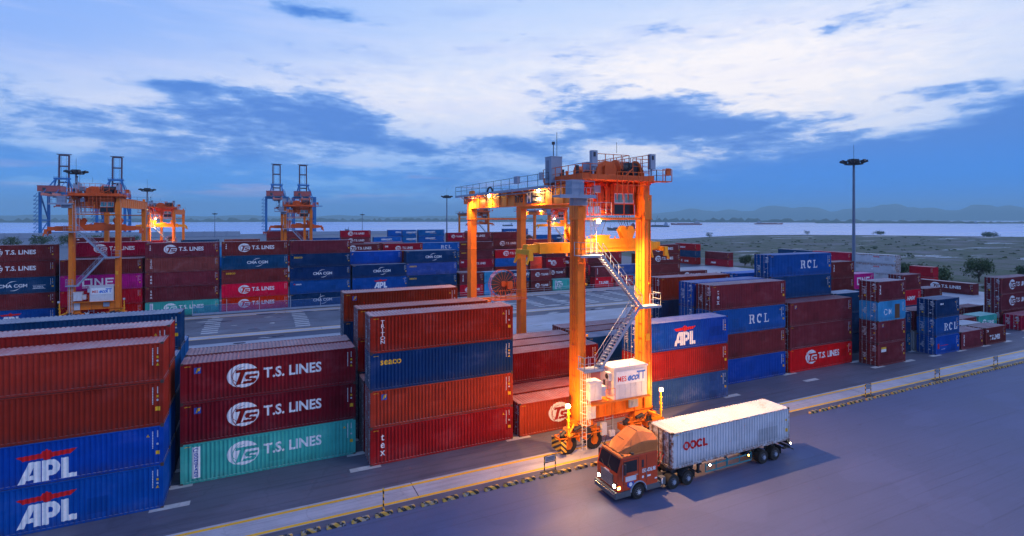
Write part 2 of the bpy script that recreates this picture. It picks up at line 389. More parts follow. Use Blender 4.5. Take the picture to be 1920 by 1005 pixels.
# ------------------------------------------------------------------ container geometry
CW = 2.438
PITCH = 0.278
def profile_breaks(L):
    n = int((L - 0.40) / PITCH); x0 = (L - n * PITCH) / 2
    pts = [(0.10, 0.022)]
    for i in range(n):
        x = x0 + i * PITCH
        pts += [(x + 0.005, 0.022), (x + 0.070, 0.022), (x + 0.128, 0.078), (x + 0.218, 0.078), (x + 0.276, 0.022)]
    pts.append((L - 0.10, 0.022))
    return pts
def prof(pts, x):
    if x <= pts[0][0]: return pts[0][1]
    for (a, ya), (b, yb) in zip(pts, pts[1:]):
        if x <= b: return ya + (yb - ya) * (x - a) / max(1e-6, b - a)
    return pts[-1][1]
MESH = {}
def body_mesh(L, H, door):
    k = ('body', L, H, door)
    if k in MESH: return MESH[k]
    b = MB(); pts = profile_breaks(L); n = len(pts)
    zb, zt = 0.15, H - 0.11
    for side in (0, 1):
        f = (lambda y: y) if side == 0 else (lambda y: CW - y)
        vs = [(x, f(y), zb) for x, y in pts] + [(x, f(y), zt) for x, y in pts]
        b.add(vs, [(i, i + 1, n + i + 1, n + i) for i in range(n - 1)])
        b.box(0.1, f(0.006) if side == 0 else f(0.09), 0.014, L - 0.1, f(0.09) if side == 0 else f(0.006), 0.155)
        b.box(0.1, f(0.008) if side == 0 else f(0.06), H - 0.115, L - 0.1, f(0.06) if side == 0 else f(0.008), H - 0.030)
    # roof: cross corrugation
    rp = []
    for i, (x, y) in enumerate(pts): rp.append((x, H - 0.012 - (y - 0.022) * 0.9))
    vs = [(x, 0.03, z) for x, z in rp] + [(x, CW - 0.03, z) for x, z in rp]
    b.add(vs, [(i, i + 1, n + i + 1, n + i) for i in range(n - 1)])
    b.quad((0.1, 0.05, 0.1), (L - .1, 0.05, 0.1), (L - .1, CW - .05, 0.1), (0.1, CW - .05, 0.1))
    # front end wall (x = L): vertical corrugation
    m = 8; ey = []
    for i in range(m):
        y = 0.12 + i * (CW - 0.24) / m; q = (CW - .24) / m
        ey += [(y, 0.03), (y + q * .25, 0.03), (y + q * .45, 0.075), (y + q * .8, 0.075)]
    ey.append((CW - 0.12, 0.03)); e = len(ey)
    b.add([(L - d, y, 0.14) for y, d in ey] + [(L - d, y, H - .1) for y, d in ey], [(i, i + 1, e + i + 1, e + i) for i in range(e - 1)])
    b.box(L - .09, 0.10, 0.014, L - 0.008, CW - 0.10, 0.15); b.box(L - .09, 0.10, H - .115, L - 0.008, CW - 0.10, H - .03)
    # door end frame (x = 0)
    b.box(0.008, 0.10, 0.014, 0.10, CW - 0.10, 0.15); b.box(0.008, 0.10, H - .135, 0.10, CW - 0.10, H - .03)
    b.quad((0.09, 0.1, 0.1), (0.09, CW - .1, 0.1), (0.09, CW - .1, H - .1), (0.09, .1, H - .1))
    for x in (0.0, L - 0.115):
        for y in (0.0, CW - 0.105):
            b.box(x + .004, y + .004, 0.10, x + .111, y + .101, H - 0.10)
            for z in (0.0, H - 0.118):
                xx = 0.0 if x == 0 else L - 0.178
                b.box(xx, y - (0.055 if y else 0), z, xx + 0.178, y + (0.16 if not y else 0.105), z + 0.118, 1)
    if not door:
        for y0 in (0.115, CW / 2 + 0.01):
            y1 = y0 + CW / 2 - 0.125
            b.box(0.035, y0, 0.16, 0.06, y1, H - 0.145)
            for yy in (y0 + .22, y1 - .25): b.box(0.0, yy, 0.1, 0.034, yy + .05, H - .1, 1)
    MESH[k] = b.mesh('container_body', [M['white'], M['casting']])
    return MESH[k]
def door_mesh(H):
    k = ('door', H)
    if k in MESH: return MESH[k]
    b = MB(); wd = CW / 2 - 0.13; z0 = 0.165; z1 = H - 0.15
    b.box(0.05, 0, z0, 0.075, wd, z1)
    for y in (0, wd - 0.07): b.box(0.030, y, z0, 0.05, y + 0.07, z1)
    for i in range(5):
        z = z0 + (z1 - z0 - 0.09) * i / 4; b.box(0.030, 0.07, z, 0.05, wd - 0.07, z + 0.09)
    for i in range(4):   # hinges
        z = z0 + 0.25 + (z1 - z0 - .6) * i / 3; b.box(0.012, wd - 0.02, z, 0.05, wd + 0.05, z + 0.14)
    MESH[k] = b.mesh('door', [M['white']])
    return MESH[k]
def rods_mesh(H):
    k = ('rods', H)
    if k in MESH: return MESH[k]
    b = MB(); wd = CW / 2 - 0.13
    for y in (0.27, wd - 0.27):
        b.tube((0.008, y, 0.06), (0.008, y, H - 0.07), 0.021, 6)
        for z in (0.09, 0.55, 1.25, 1.9, H - .4, H - .1): b.box(-0.014, y - .05, z - .04, 0.03, y + .05, z + .04)
        b.box(-0.016, y - 0.02, 1.02, 0.004, y + 0.30 if y < .5 else y + 0.02, 1.06)
        if y > .5: b.box(-0.016, y - 0.30, 1.12, 0.004, y, 1.16)
    MESH[k] = b.mesh('lock_rods', [M['zinc']])
    return MESH[k]
def placard_mesh(H, seed):
    k = ('plac', H, seed)
    if k in MESH: return MESH[k]
    r = random.Random(seed); b = MB()
    x = 0.024
    def q(y, z, wd, ht, m): b.box(x, y, z, x + .008, y + wd, z + ht, m)
    for i in range(r.randint(4, 6)): q(0.22 + r.random() * .12, H - 0.55 - i * 0.16, 0.25 + r.random() * .35, 0.055, 0)
    if r.random() < .75: q(0.34, H - 0.42, 0.36, 0.12, 0)
    for i in range(r.randint(3, 7)): q(CW / 2 + 0.30 + r.random() * .1, 0.9 + i * 0.17, 0.22 + r.random() * .25, 0.06, 0)
    if r.random() < .8: q(CW / 2 + .38, 0.55, 0.2, 0.2, 1)
    if r.random() < .6: q(0.4, 1.25, 0.2, 0.2, 1)
    q(0.55 + r.random() * .3, 0.6, .22, .12, 0)
    MESH[k] = b.mesh('placards', [M['white'], M['yellow']])
    return MESH[k]

# ------------------------------------------------------------------ lettering (laid on the corrugated steel)
def text_mesh(txt, size, sx=1.0, bold=0.0, shear=0.0, res=3, align='LEFT'):
    cu = bpy.data.curves.new('lettering', 'FONT'); cu.body = txt; cu.size = size; cu.offset = bold
    cu.resolution_u = res; cu.shear = shear; cu.align_x = align; cu.fill_mode = 'FRONT'
    o = bpy.data.objects.new('lettering', cu); COL.objects.link(o)
    dg = bpy.context.evaluated_depsgraph_get()
    me = bpy.data.meshes.new_from_object(o.evaluated_get(dg))
    v = [(p.co.x * sx, p.co.y) for p in me.vertices]; f = [tuple(p.vertices) for p in me.polygons]
    bpy.data.objects.remove(o); bpy.data.curves.remove(cu); bpy.data.meshes.remove(me)
    return v, f
class Art:
    """flat artwork in (x, z) metres, several colours and layers"""
    def __init__(s): s.parts = []
    def text(s, t, x, z, size, m=0, sx=1.0, bold=0.02, shear=0.0, layer=0, align='LEFT', res=3):
        v, f = text_mesh(t, size, sx, bold, shear, res, align)
        s.parts.append(([(a + x, b + z) for a, b in v], f, m, layer)); return s
    def poly(s, pts, m=0, layer=0):
        s.parts.append((list(pts), [tuple(range(len(pts)))], m, layer)); return s
    def rect(s, x, z, w_, h, m=0, layer=0): return s.poly([(x, z), (x + w_, z), (x + w_, z + h), (x, z + h)], m, layer)
    def ell(s, cx, cz, rx, rz, m=0, layer=0, n=36):
        return s.poly([(cx + rx * math.cos(2 * math.pi * i / n), cz + rz * math.sin(2 * math.pi * i / n)) for i in range(n)], m, layer)
    def arc(s, cx, cz, rx, rz, a0, a1, wd, m=0, layer=0, n=18, rot=0.0, taper=False):
        vs = []
        for i in range(n + 1):
            t = R(a0 + (a1 - a0) * i / n); k = (1 - abs(2 * i / n - 1) ** 1.5) if taper else 1.0
            for sg in (-.5, .5):
                x = (rx + sg * wd * k) * math.cos(t); z = (rz + sg * wd * k) * math.sin(t)
                vs.append((cx + x * math.cos(rot) - z * math.sin(rot), cz + x * math.sin(rot) + z * math.cos(rot)))
        s.parts.append((vs, [(2 * i, 2 * i + 2, 2 * i + 3, 2 * i + 1) for i in range(n)], m, layer)); return s
    def mesh(s, L, mats, corrug=True, plane_y=0.0):
        bm = bmesh.new()
        for v, f, m, ly in s.parts:
            bv = [bm.verts.new((a, -0.004 * ly, c)) for a, c in v]
            for q in f:
                try: fc = bm.faces.new([bv[i] for i in q]); fc.material_index = m
                except ValueError: pass
        if corrug:
            pts = profile_breaks(L)
            xs = [v.co.x for v in bm.verts]; lo, hi = min(xs), max(xs)
            for px, py in pts:
                if lo < px < hi:
                    bmesh.ops.bisect_plane(bm, geom=bm.verts[:] + bm.edges[:] + bm.faces[:], plane_co=(px, 0, 0), plane_no=(1, 0, 0), dist=1e-5)
            for v in bm.verts: v.co.y += prof(pts, v.co.x) - 0.006
        else:
            for v in bm.verts: v.co.y += plane_y
        for f in bm.faces:
            f.normal_update()
            if f.normal.y > 0: f.normal_flip()
        me = bpy.data.meshes.new('lettering'); bm.to_mesh(me); bm.free()
        for mt in mats: me.materials.append(mt)
        return me
def vert_text(a, t, x, z, size, step, m=0, bold=0.015, sx=1.0):
    for i, c in enumerate(t): a.text(c, x, z - i * step, size, m, sx, bold, align='CENTER')
def globe(a, cx, cz, r, wbar=0.75):
    a.ell(cx, cz, r * 1.02, r * 0.84, 0, 0)
    a.arc(cx + r * .25, cz, r * 0.95, r * 0.60, 100, 262, 0.035, 1, 1)
    a.arc(cx + r * .1, cz - r * .1, r * 0.75, r * 0.86, 120, 300, 0.03, 1, 1)
    a.arc(cx - r * .05, cz - r * .35, r * 1.0, r * 0.55, 175, 320, 0.03, 1, 1)
    a.arc(cx - r * .2, cz + r * .1, r * 0.55, r * 0.9, 140, 280, 0.03, 1, 1)
    # dark T S across the globe
    k = r
    T = [(-.42, .42), (1.02, .42), (.98, .22), (.12, .22), (-.18, -.62), (-.48, -.62), (-.18, .22), (-.5, .22)]
    a.poly([(cx + x * k, cz + z * k) for x, z in T], 1, 2)
    S = [(.95, .05), (.9, -.12), (.42, -.12), (.38, -.22), (.80, -.26), (.84, -.42), (.66, -.58), (-.05, -.60), (0.02, -.42), (.52, -.40), (.53, -.34), (.18, -.30), (.10, -.12), (.2, .04)]
    a.poly([(cx + x * k, cz + z * k) for x, z in S[:]], 1, 2)
ART = {}
def art(name, L):
    k = (name, L)
    if k in ART: return ART[k]
    a = Art(); s = 1.0 if L > 10 else 0.52
    mats = [M['white'], None]
    if name == 'ts':
        globe(a, L * .330, 1.60, 1.06 if L > 10 else .70)
        if L > 10: a.text('T.S. LINES', 5.42, 1.26, 1.06, 0, 0.92, 0.03)
        else: a.text('T.S.LINES', 3.0, 1.35, .74, 0, 0.72, 0.028)
    elif name == 'tsw':
        a.text('T S LINES', L * .2, 1.0, 1.15 if L > 10 else .95, 0, .78, .05, 0.25)
        a.text('DII', L * .06, 2.25, .4, 0, 1.0, .02)
    elif name == 'dbi':
        a.text('DBI', .6, 1.75, .62, 0, 1.0, 0.04); globe(a, L * .38, 1.35, .85); a.text('T.S. LINES', 5.9, 1.1, .95, 0, 0.8, .03)
    elif name == 'apl':
        x = 4.72 if L > 10 else 1.2; k = .70; q = 1.05
        def ap(pts, ox, oz, m=0, ly=0): a.poly([(x + (ox + p[0]) * k, oz + p[1] * q) for p in pts], m, ly)
        ap([(0, 0), (.50, 0), (.62, .26), (1.13, .26), (1.13, 0), (1.62, 0), (1.62, 1.30), (.82, 1.30)], 0, .36)
        ap([(.86, .52), (1.13, .52), (1.13, .98)], 0, .36, 1, 1)
        ap([(1.70, 0), (2.16, 0), (2.16, .36), (2.62, .40), (2.90, .62), (2.96, .90), (2.84, 1.14), (2.50, 1.30), (1.70, 1.30)], 0, .36)
        ap([(2.14, .68), (2.42, .70), (2.48, .85), (2.42, .99), (2.14, 1.0)], 0, .36, 1, 1)
        ap([(3.02, 0), (4.12, 0), (4.12, .34), (3.56, .34), (3.56, 1.30), (3.02, 1.30)], 0, .36)
        ap([(0, .22), (1.70, .28), (1.78, .40), (1.98, .40), (2.02, .50), (2.14, .50), (2.18, .40), (2.38, .40), (2.46, .28), (4.2, .34), (3.75, .06), (2.42, .0), (2.30, -.12), (1.88, -.12), (1.78, .0), (.45, -.05)], -.05, 1.88, 2)
        mats = [M['white'], None, M['redp']]
    elif name in ('cma', 'cmae'):
        cx = L * .53
        a.text('CMA CGM', cx, 1.12, .80, 0, 1.05, 0.02, align='CENTER')
        a.arc(cx + .2, .95, 1.3, 1.25, 75, 150, 0.11, 0, taper=True); a.arc(cx - .1, 1.75, 1.3, 1.20, 255, 325, 0.11, 0, taper=True)
        if name == 'cmae':
            a.rect(L - 3.1, .75, 1.8, .05); a.rect(L - 3.1, 1.35, 1.8, .05); a.text('eco container', L - 3.0, 1.08, .25, 0, 1, .008); a.text('bamboo flooring', L - 3.0, .84, .22, 0, 1, .006)
    elif name in ('seaco', 'senaco'):
        a.text('seaco', .75 if name == 'seaco' else 1.1, 1.95, .74 if name == 'seaco' else .5, 0, 1.0, 0.014)
        if name == 'senaco': a.ell(.85, 2.12, .16, .13, 1)
        mats = [M['yellow'] if name == 'seaco' else M['white'], M['redp']]
    elif name == 'triton': vert_text(a, 'TRITON', .95, 2.25, .40, .31, 0, .006, 1.25)
    elif name == 'tex': vert_text(a, 'tex', .95, 1.85, .80, .58, 0, .012, .9)
    elif name == 'tsct':
        vert_text(a, 'tex', .8, 2.15, .46, .36, 0, .02); globe(a, L * .330, 1.60, 1.06); a.text('T.S. LINES', 5.42, 1.26, 1.06, 0, 0.92, 0.03)
    elif name == 'tsf':
        globe(a, L * .330, 1.60, 1.06); a.text('T.S. LINES', 5.42, 1.26, 1.06, 0, 0.92, 0.03)
        a.rect(.85, 2.1, .44, .44, 2, 0); a.text('F', .96, 2.18, .42, 3, 1.0, .03, 0.3, layer=1)
        mats = [M['white'], None, M['bluep'], M['yellow']]
    elif name == 'tsd':
        globe(a, L * .330, 1.60, 1.06); a.text('T.S. LINES', 5.42, 1.26, 1.06, 0, 0.92, 0.03)
        a.rect(.72, .35, .52, 2.25, 0, 0)
        for i, c in enumerate('DONGFANG'):
            a.text(c, .98, 1.98 - i * .22, .24, 2, 1.25, .012, layer=1, align='CENTER')
        a.arc(.98, 2.36, .16, .12, 30, 300, .05, 2, 1)
        mats = [M['white'], None, M['bluep']]
    elif name == 'flo':
        a.rect(.85, 2.1, .44, .44, 0, 0); a.text('F', .96, 2.18, .42, 1, 1.0, .03, 0.3, layer=1)
        mats = [M['bluep'], M['yellow']]
    elif name == 'rcl':
        x = L * .49 if L > 10 else L * .36; z = .95; h = 1.05
        def slab(pts, ox): a.poly([(x + ox + p[0] * h, z + p[1] * h) for p in pts])
        # slab-serif stencil letters
        for ox, pts in ((0, [(0, 0), (.36, 0), (.36, .1), (.28, .1), (.28, .9), (.36, .9), (.36, 1), (0, 1), (0, .9), (.08, .9), (.08, .1), (0, .1)]),
                        (0, [(.33, .9), (.52, .9), (.6, .72), (.52, .56), (.33, .56), (.33, .46), (.5, .46), (.62, .1), (.62, 0), (.88, 0), (.88, .1), (.8, .12), (.68, .48), (.8, .6), (.82, .8), (.7, .96), (.52, 1), (.40, 1)])):
            slab(pts, ox)
        ox = 1.28
        a.arc(x + ox + .42, z + h / 2, .34, h * .44, 48, 312, .2, 0); slab([(.66, .62), (.74, .62), (.74, .98), (.68, .98), (.62, .88)], ox); 
        slab([(0, 0), (.78, 0), (.78, .34), (.70, .34), (.62, .1), (.28, .1), (.28, .9), (.38, .9), (.38, 1), (0, 1), (0, .9), (.08, .9), (.08, .1), (0, .1)], ox + 1.25)
    elif name == 'one':
        x = L * .26 if L > 10 else .9; z = .75; h = 1.45; t = .28
        k = 1.0 if L > 10 else .82
        def rr(ax, az_, ww, hh): a.rect(x + ax * k, z + az_, ww * k, hh)
        rr(0, 0, t, h); rr(1.5 - t, 0, t, h); rr(t, 0, 1.5 - 2 * t, t); rr(t, h - t, 1.5 - 2 * t, t)
        rr(1.8, 0, t, h); rr(3.1 - t, 0, t, h); a.poly([(x + (1.8 + t) * k, z + h), (x + (1.8 + t) * k, z + h - .45), (x + (3.1 - t) * k, z), (x + (3.1 - t) * k, z + .45)])
        rr(3.4, 0, t, h); rr(3.4 + t, 0, 1.0, t); rr(3.4 + t, h - t, 1.0, t); rr(3.4 + t, h / 2 - t / 2, .85, t)
        if L > 10: a.text('OCEAN NETWORK EXPRESS', x, .42, .28, 0, 1.25, .01)
    elif name == 'kline': a.text('K', L * .28, .9, 1.2, 0, 1.1, .05); a.text('LINE', L * .44, .9, .95, 0, 1.2, .05)
    elif name == 'hyu': a.text('HYUNDAI', L * .08, 1.0, .95, 0, 1.15, .04, .2)
    elif name == 'hmm': a.text('HMM', L * .25, 1.0, .95, 0, 1.15, .05, .25); 
    elif name == 'gem':
        a.text('GEMADEPT', L * .26, 1.55, .9, 0, 1.0, .04, .15); a.rect(L * .44, 1.2, L * .24, .1, 1)
        mats = [M['white'], M['yellow']]
    elif name == 'oocl':
        x, z = 1.35, 1.55
        for i in range(2): a.arc(x + i * .62, z + .22, .24, .24, 0, 360, .15, 0, n=24)
        a.arc(x + 1.26, z + .22, .24, .24, 40, 320, .15, 0, n=20); a.rect(x + 1.6, z - .08, .15, .60); a.rect(x + 1.75, z - .08, .26, .14)
        mats = [M['redp']]
    elif name == 'tri20': vert_text(a, 'TRITON', .8, 2.2, .34, .28, 0, .014, 1.2)
    elif name == 'tex20': vert_text(a, 'TEX', .55, 2.05, .46, .42, 0, .02)
    elif name == 'msc':
        a.arc(1.7, 1.45, .34, .36, 0, 360, .09, 0); a.text('M', 2.4, 1.18, .8, 0, .9, .05)
        a.rect(3.75, .25, 1.0, 2.1, 1, 1)
        a.rect(2.2, .18, .5, .28, 1, 1)
        mats = [M['white'], mat('rust_patch', (0.16, 0.07, 0.035), 0.8)]
    elif name == 'patch':
        a.rect(.75, 1.75, 1.1, .62, 0); a.rect(.75, 2.12, 1.1, .25, 1, 1)
        mats = [M['white'], M['yellow']]
    elif name == 'sinored':
        a.rect(.5, 1.1, .45, .7, 0); a.text('- - - - - - -', 1.3, 1.4, .42, 0, 1.1, .02); a.text('- -- --- -', 1.4, .9, .3, 1, 1.1, .015)
        mats = [M['redp'], M['white']]
    elif name == 'sea20': a.text('seaco', 1.1, 2.1, .42, 0, 1, .02); mats = [M['white']]
    elif name == 'white': a.rect(L * .46, 1.2, .3, .3); a.text('OOCL', L * .5, 2.0, .5, 1, 1.2, .03); mats = [M['white'], M['redp']]
    elif name in ('ida', 'idb', 'idc'):
        r = random.Random(hash(name) % 7 if False else ord(name[2]))
        x = L - .62
        for i in range(11): a.rect(x - .02, 2.45 - i * .105, .055, .075)
        for i in range(6): a.rect(x + .25, 2.5 - i * .075, .06, .05)
        if name != 'idb': a.rect(x + .22, 1.85, .13, .15, 1)
        a.ell(x + .28, 1.68, .07, .07, 2)
        if name == 'ida': a.poly([(x + .18, 1.36), (x + .38, 1.36), (x + .28, 1.55)], 1)
        if name == 'idc': a.rect(x + .16, .98, .27, .27, 1)
        if name == 'idb': a.poly([(x - .35, 2.2), (x - .15, 2.2), (x - .25, 2.38)], 1); a.rect(x + .18, 1.0, .22, .24, 1)
        if L > 10:
            for i in range(7): a.rect(.25 + i * .055, 2.63, .04, .05, 1)
        mats = [M['white'], M['yellow'], M['lgrey']]
    me = a.mesh(L, [q or M['white'] for q in mats])
    ART[k] = (me, [i for i, q in enumerate(mats) if q is None])
    return ART[k]
MARKP = {'ts': 'white globe lettering', 'tsf': 'blue square beside white globe', 'tsd': 'white strip beside globe', 'tsct': 'globe plus upright letters', 'tsw': 'slanted white letters',
         'dbi': 'three white letters, globe', 'apl': 'white letters, red wings', 'cma': 'white letters, arcs', 'cmae': 'arcs, framed text', 'seaco': 'small yellow word',
         'senaco': 'small white word', 'triton': 'upright serif letters', 'tex': 'large upright letters', 'flo': 'small blue square', 'rcl': 'three stencil letters', 'one': 'three block letters',
         'kline': 'letter K, word', 'hyu': 'long white word', 'hmm': 'slanted white letters', 'gem': 'underlined pale word', 'tri20': 'upright white letters', 'tex20': 'upright white letters',
         'msc': 'rust patch, white letter', 'patch': 'white yellow sticker', 'sinored': 'red marks', 'sea20': 'small white word', 'white': 'red corner word', 'id': 'plain side'}
TIERW = {1: ['only'], 2: ['lower', 'upper'], 3: ['bottom', 'middle', 'top'], 4: ['bottom', 'second', 'third', 'top'], 5: ['bottom', 'second', 'third', 'fourth', 'top']}
LABELS = {}
def make_container(x, y, z, L, H, colk, logo, label, group, door=True, rz=0.0, sx=1.0, detail=2, oid=0):
    pm, _ = P[colk]
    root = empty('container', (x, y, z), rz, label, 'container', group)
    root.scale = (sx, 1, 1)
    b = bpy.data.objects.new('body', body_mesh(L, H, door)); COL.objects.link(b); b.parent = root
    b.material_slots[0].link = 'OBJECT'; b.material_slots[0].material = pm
    if door:
        for i in (0, 1):
            d = bpy.data.objects.new('door', door_mesh(H)); COL.objects.link(d); d.parent = root
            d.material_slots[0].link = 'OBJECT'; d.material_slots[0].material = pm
            if i == 0: d.location = (0, CW / 2 - 0.008, 0); d.scale = (1, -1, 1)
            else: d.location = (0, CW / 2 + 0.008, 0)
            r = bpy.data.objects.new('lock_rods', rods_mesh(H)); COL.objects.link(r); r.parent = d
        pl = bpy.data.objects.new('placards', placard_mesh(H, oid % 5)); COL.objects.link(pl); pl.parent = root
    if logo != 'id' and detail:
        me, slots = art(logo, L)
        a = bpy.data.objects.new('lettering', me); COL.objects.link(a); a.parent = root
        for s_ in slots: a.material_slots[s_].link = 'OBJECT'; a.material_slots[s_].material = pm
        a.location = (0, 0, H - 2.896 if logo not in ('flo', 'seaco', 'triton', 'tex') else H - 2.9)
    if detail:
        me, _ = art(('ida', 'idb', 'idc')[oid % 3], L)
        a = bpy.data.objects.new('id_markings', me); COL.objects.link(a); a.parent = root; a.location = (0, 0, (H - 2.896))
    return root
ALLC = []
HIDDEN = set([160, 161, 162, 180, 183, 184, 191, 192, 193, 195, 196, 197, 200, 223, 226, 230, 231, 238, 239, 240, 241, 243, 244, 245, 246, 247, 248, 249, 250, 255, 256, 257, 259, 260, 263, 264, 265, 266, 267, 268, 269, 270, 271, 272, 273, 275, 276, 277, 279, 280, 281, 283, 284, 285, 300, 301, 302, 305, 306, 310, 311, 312, 315, 319, 320, 321, 324, 325, 326, 329, 330, 331, 333, 334, 335, 336, 338, 339, 343, 344, 345, 348, 349, 350, 352, 353, 354, 356, 357, 358, 360, 361, 362, 364, 365, 366, 367, 369, 370, 371, 373, 374, 378, 382, 383])
BURIED = {}
def stack(x, y, L, tiers, where, group, door=True, rz=0.0, sx=1.0, detail=2, base=0.0):
    """tiers: 'KEY:logo' bottom to top, optional @height"""
    ts = tiers.split(); z = base; n = len(ts)
    for i, t in enumerate(ts):
        h = 2.896
        if '@' in t: t, hh = t.split('@'); h = float(hh)
        ck, lg = (t.split(':') + ['id'])[:2]
        tw = TIERW[n][i]
        lab = f"{P[ck][1]} container, {MARKP[lg]}, {tw} tier, {where}"
        if n == 1: lab = f"{P[ck][1]} container, {MARKP[lg]}, one high, {where}"
        if lab in LABELS: print('DUP LABEL', lab)
        if len(lab.split()) > 16: print('LONG LABEL', len(lab.split()), lab)
        LABELS[lab] = 1
        if len(ALLC) in HIDDEN:
            bb = BURIED.setdefault(ck, MB()); me = body_mesh(L, h, False); c_, s_ = math.cos(rz), math.sin(rz)
            bb.add([(x + (v.co.x * sx) * c_ - v.co.y * s_, y + (v.co.x * sx) * s_ + v.co.y * c_, z + v.co.z) for v in me.vertices], [tuple(p.vertices) for p in me.polygons])
            ALLC.append(None)
        else: ALLC.append(make_container(x, y, z, L, h, ck, lg, lab, group, door, rz, sx, detail, len(ALLC)))
        z += h
    return z

# ------------------------------------------------------------------ ground materials
def ground_mat(name, rgb, var=0.25, scale=0.25, streaks=0.0, rough=0.55, patch=None, rvar=0.25, crack=0.22):
    m = bpy.data.materials.new(name); m.use_nodes = True
    t = NT(m.node_tree); b = m.node_tree.nodes['Principled BSDF']
    g = t.n('ShaderNodeTexCoord').outputs['Object']
    n = t.noise(g, scale, 8, 0.62)
    f = t.noise(g, 9.0, 6, 0.75)
    c = t.mix(1.0, rgb, t.mix(n, (1 - var * 2,) * 3, (1 + var * 2,) * 3), 'MULTIPLY')
    c = t.mix(1.0, c, t.mix(f, (0.82,) * 3, (1.18,) * 3), 'MULTIPLY')
    if streaks:
        s = t.noise(t.scale(g, 0.05, 1.6, 1), 1.5, 6, 0.7)
        c = t.mix(t.m('MULTIPLY', t.smooth(s, 0.48, 0.66), streaks), c, tuple(q * 0.35 for q in rgb))
        s2 = t.noise(t.scale(g, 0.08, 2.2, 1), 1.1, 5, 0.7)
        c = t.mix(t.m('MULTIPLY', t.smooth(s2, 0.58, 0.7), streaks * .5), c, tuple(min(1, q * 1.9) for q in rgb))
    if patch:
        q = t.noise(g, patch[0], 3, 0.5)
        c = t.mix(t.smooth(q, patch[1], patch[1] + 0.04), c, patch[2])
    vo = t.n('ShaderNodeTexVoronoi', feature='DISTANCE_TO_EDGE'); vo.inputs['Scale'].default_value = 0.16
    wv = t.n('ShaderNodeVectorMath', operation='ADD'); t.l(g, wv.inputs[0]); wn = t.n('ShaderNodeTexNoise'); t.l(g, wn.inputs['Vector']); wn.inputs['Scale'].default_value = 0.8; wn.inputs['Detail'].default_value = 6
    t.l(t.scale(wn.outputs['Color'], 1.6, 1.6, 0), wv.inputs[1]); t.l(wv.outputs[0], vo.inputs['Vector'])
    c = t.mix(t.m('MULTIPLY', t.smooth(vo.outputs['Distance'], 0.010, 0.003), crack), c, tuple(q * 0.35 for q in rgb))
    tr1 = t.noise(t.scale(g, 0.03, 3.2, 1), 1.3, 5, 0.75, 0.3)
    c = t.mix(t.m('MULTIPLY', t.smooth(tr1, 0.55, 0.66), 0.42), c, tuple(q * 0.45 for q in rgb))
    pt = t.noise(t.scale(g, .6, 1.0, 1), 0.22, 2, 0.4)
    c = t.mix(t.m('MULTIPLY', t.smooth(pt, 0.60, 0.615), 0.10), c, tuple(min(1, q * 1.7) for q in rgb))
    stain = t.noise(g, 0.9, 5, 0.8, 0.8)
    c = t.mix(t.m('MULTIPLY', t.smooth(stain, 0.64, 0.72), 0.55), c, tuple(q * 0.4 for q in rgb))
    t.l(c, b.inputs['Base Color'])
    t.l(t.m('ADD', rough - rvar / 2, t.m('MULTIPLY', n, rvar)), b.inputs['Roughness'])
    bp = t.n('ShaderNodeBump'); bp.inputs['Strength'].default_value = 0.25; bp.inputs['Distance'].default_value = 0.02
    t.l(f, bp.inputs['Height']); t.l(bp.outputs[0], b.inputs['Normal'])
    return m
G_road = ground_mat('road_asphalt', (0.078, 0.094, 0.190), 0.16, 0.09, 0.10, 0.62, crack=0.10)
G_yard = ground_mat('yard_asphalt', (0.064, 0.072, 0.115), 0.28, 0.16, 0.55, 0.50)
G_conc = ground_mat('runway_concrete', (0.40, 0.385, 0.44), 0.16, 0.5, 0.35, 0.65)
G_pad = ground_mat('pad_concrete', (0.48, 0.47, 0.48), 0.25, 0.8, 0.2, 0.6)
G_yel = ground_mat('yellow_line_paint', (0.85, 0.44, 0.02), 0.12, 1.2, 0.25, 0.6)
G_apron = ground_mat('pale_apron', (0.34, 0.35, 0.41), 0.25, 0.12, 0.5, 0.5)

def sheet(name, poly, z, m, kind='structure'):
    b = MB(); b.add([(x, y, z) for x, y in poly], [tuple(range(len(poly)))])
    o = b.build(name, [m]); tag(o, kind=kind); return o
# land of the terminal
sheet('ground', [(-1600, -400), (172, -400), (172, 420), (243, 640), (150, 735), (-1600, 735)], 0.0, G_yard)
# marsh and shore to the right of the terminal
def marsh_mat():
    m = bpy.data.materials.new('marsh'); m.use_nodes = True
    t = NT(m.node_tree); b = m.node_tree.nodes['Principled BSDF']
    g = t.n('ShaderNodeTexCoord').outputs['Object']
    a = t.noise(g, 0.012, 8, 0.65); d = t.noise(t.scale(g, 1, 1.0, 1), 0.07, 8, 0.7); e = t.noise(g, 0.9, 6, 0.8)
    c = t.mix(t.smooth(d, 0.42, 0.60), (0.060, 0.080, 0.036), (0.120, 0.112, 0.098))
    c = t.mix(t.smooth(a, 0.54, 0.64), c, (0.160, 0.145, 0.155))
    c = t.mix(1.0, c, t.mix(e, (0.7,) * 3, (1.3,) * 3), 'MULTIPLY')
    pud = t.smooth(t.noise(t.scale(g, 0.35, 1.3, 1), 0.03, 6, 0.6), 0.60, 0.64)
    c = t.mix(pud, c, (0.22, 0.23, 0.27))
    t.l(c, b.inputs['Base Color']); t.l(t.m('SUBTRACT', 0.9, t.m('MULTIPLY', pud, 0.7)), b.inputs['Roughness'])
    bp = t.n('ShaderNodeBump'); bp.inputs['Strength'].default_value = 0.6; bp.inputs['Distance'].default_value = 0.5
    t.l(e, bp.inputs['Height']); t.l(bp.outputs[0], b.inputs['Normal'])
    return m
shore = [(243, 640), (280, 489), (297, 407), (345, 352), (400, 372), (470, 400), (531, 414), (580, 408), (612, 400), (676, 345), (757, 241), (900, 60), (1200, -400)]
sheet('marsh', [(172, -400), (172, 420)] + shore, -0.02, marsh_mat())
b = MB()
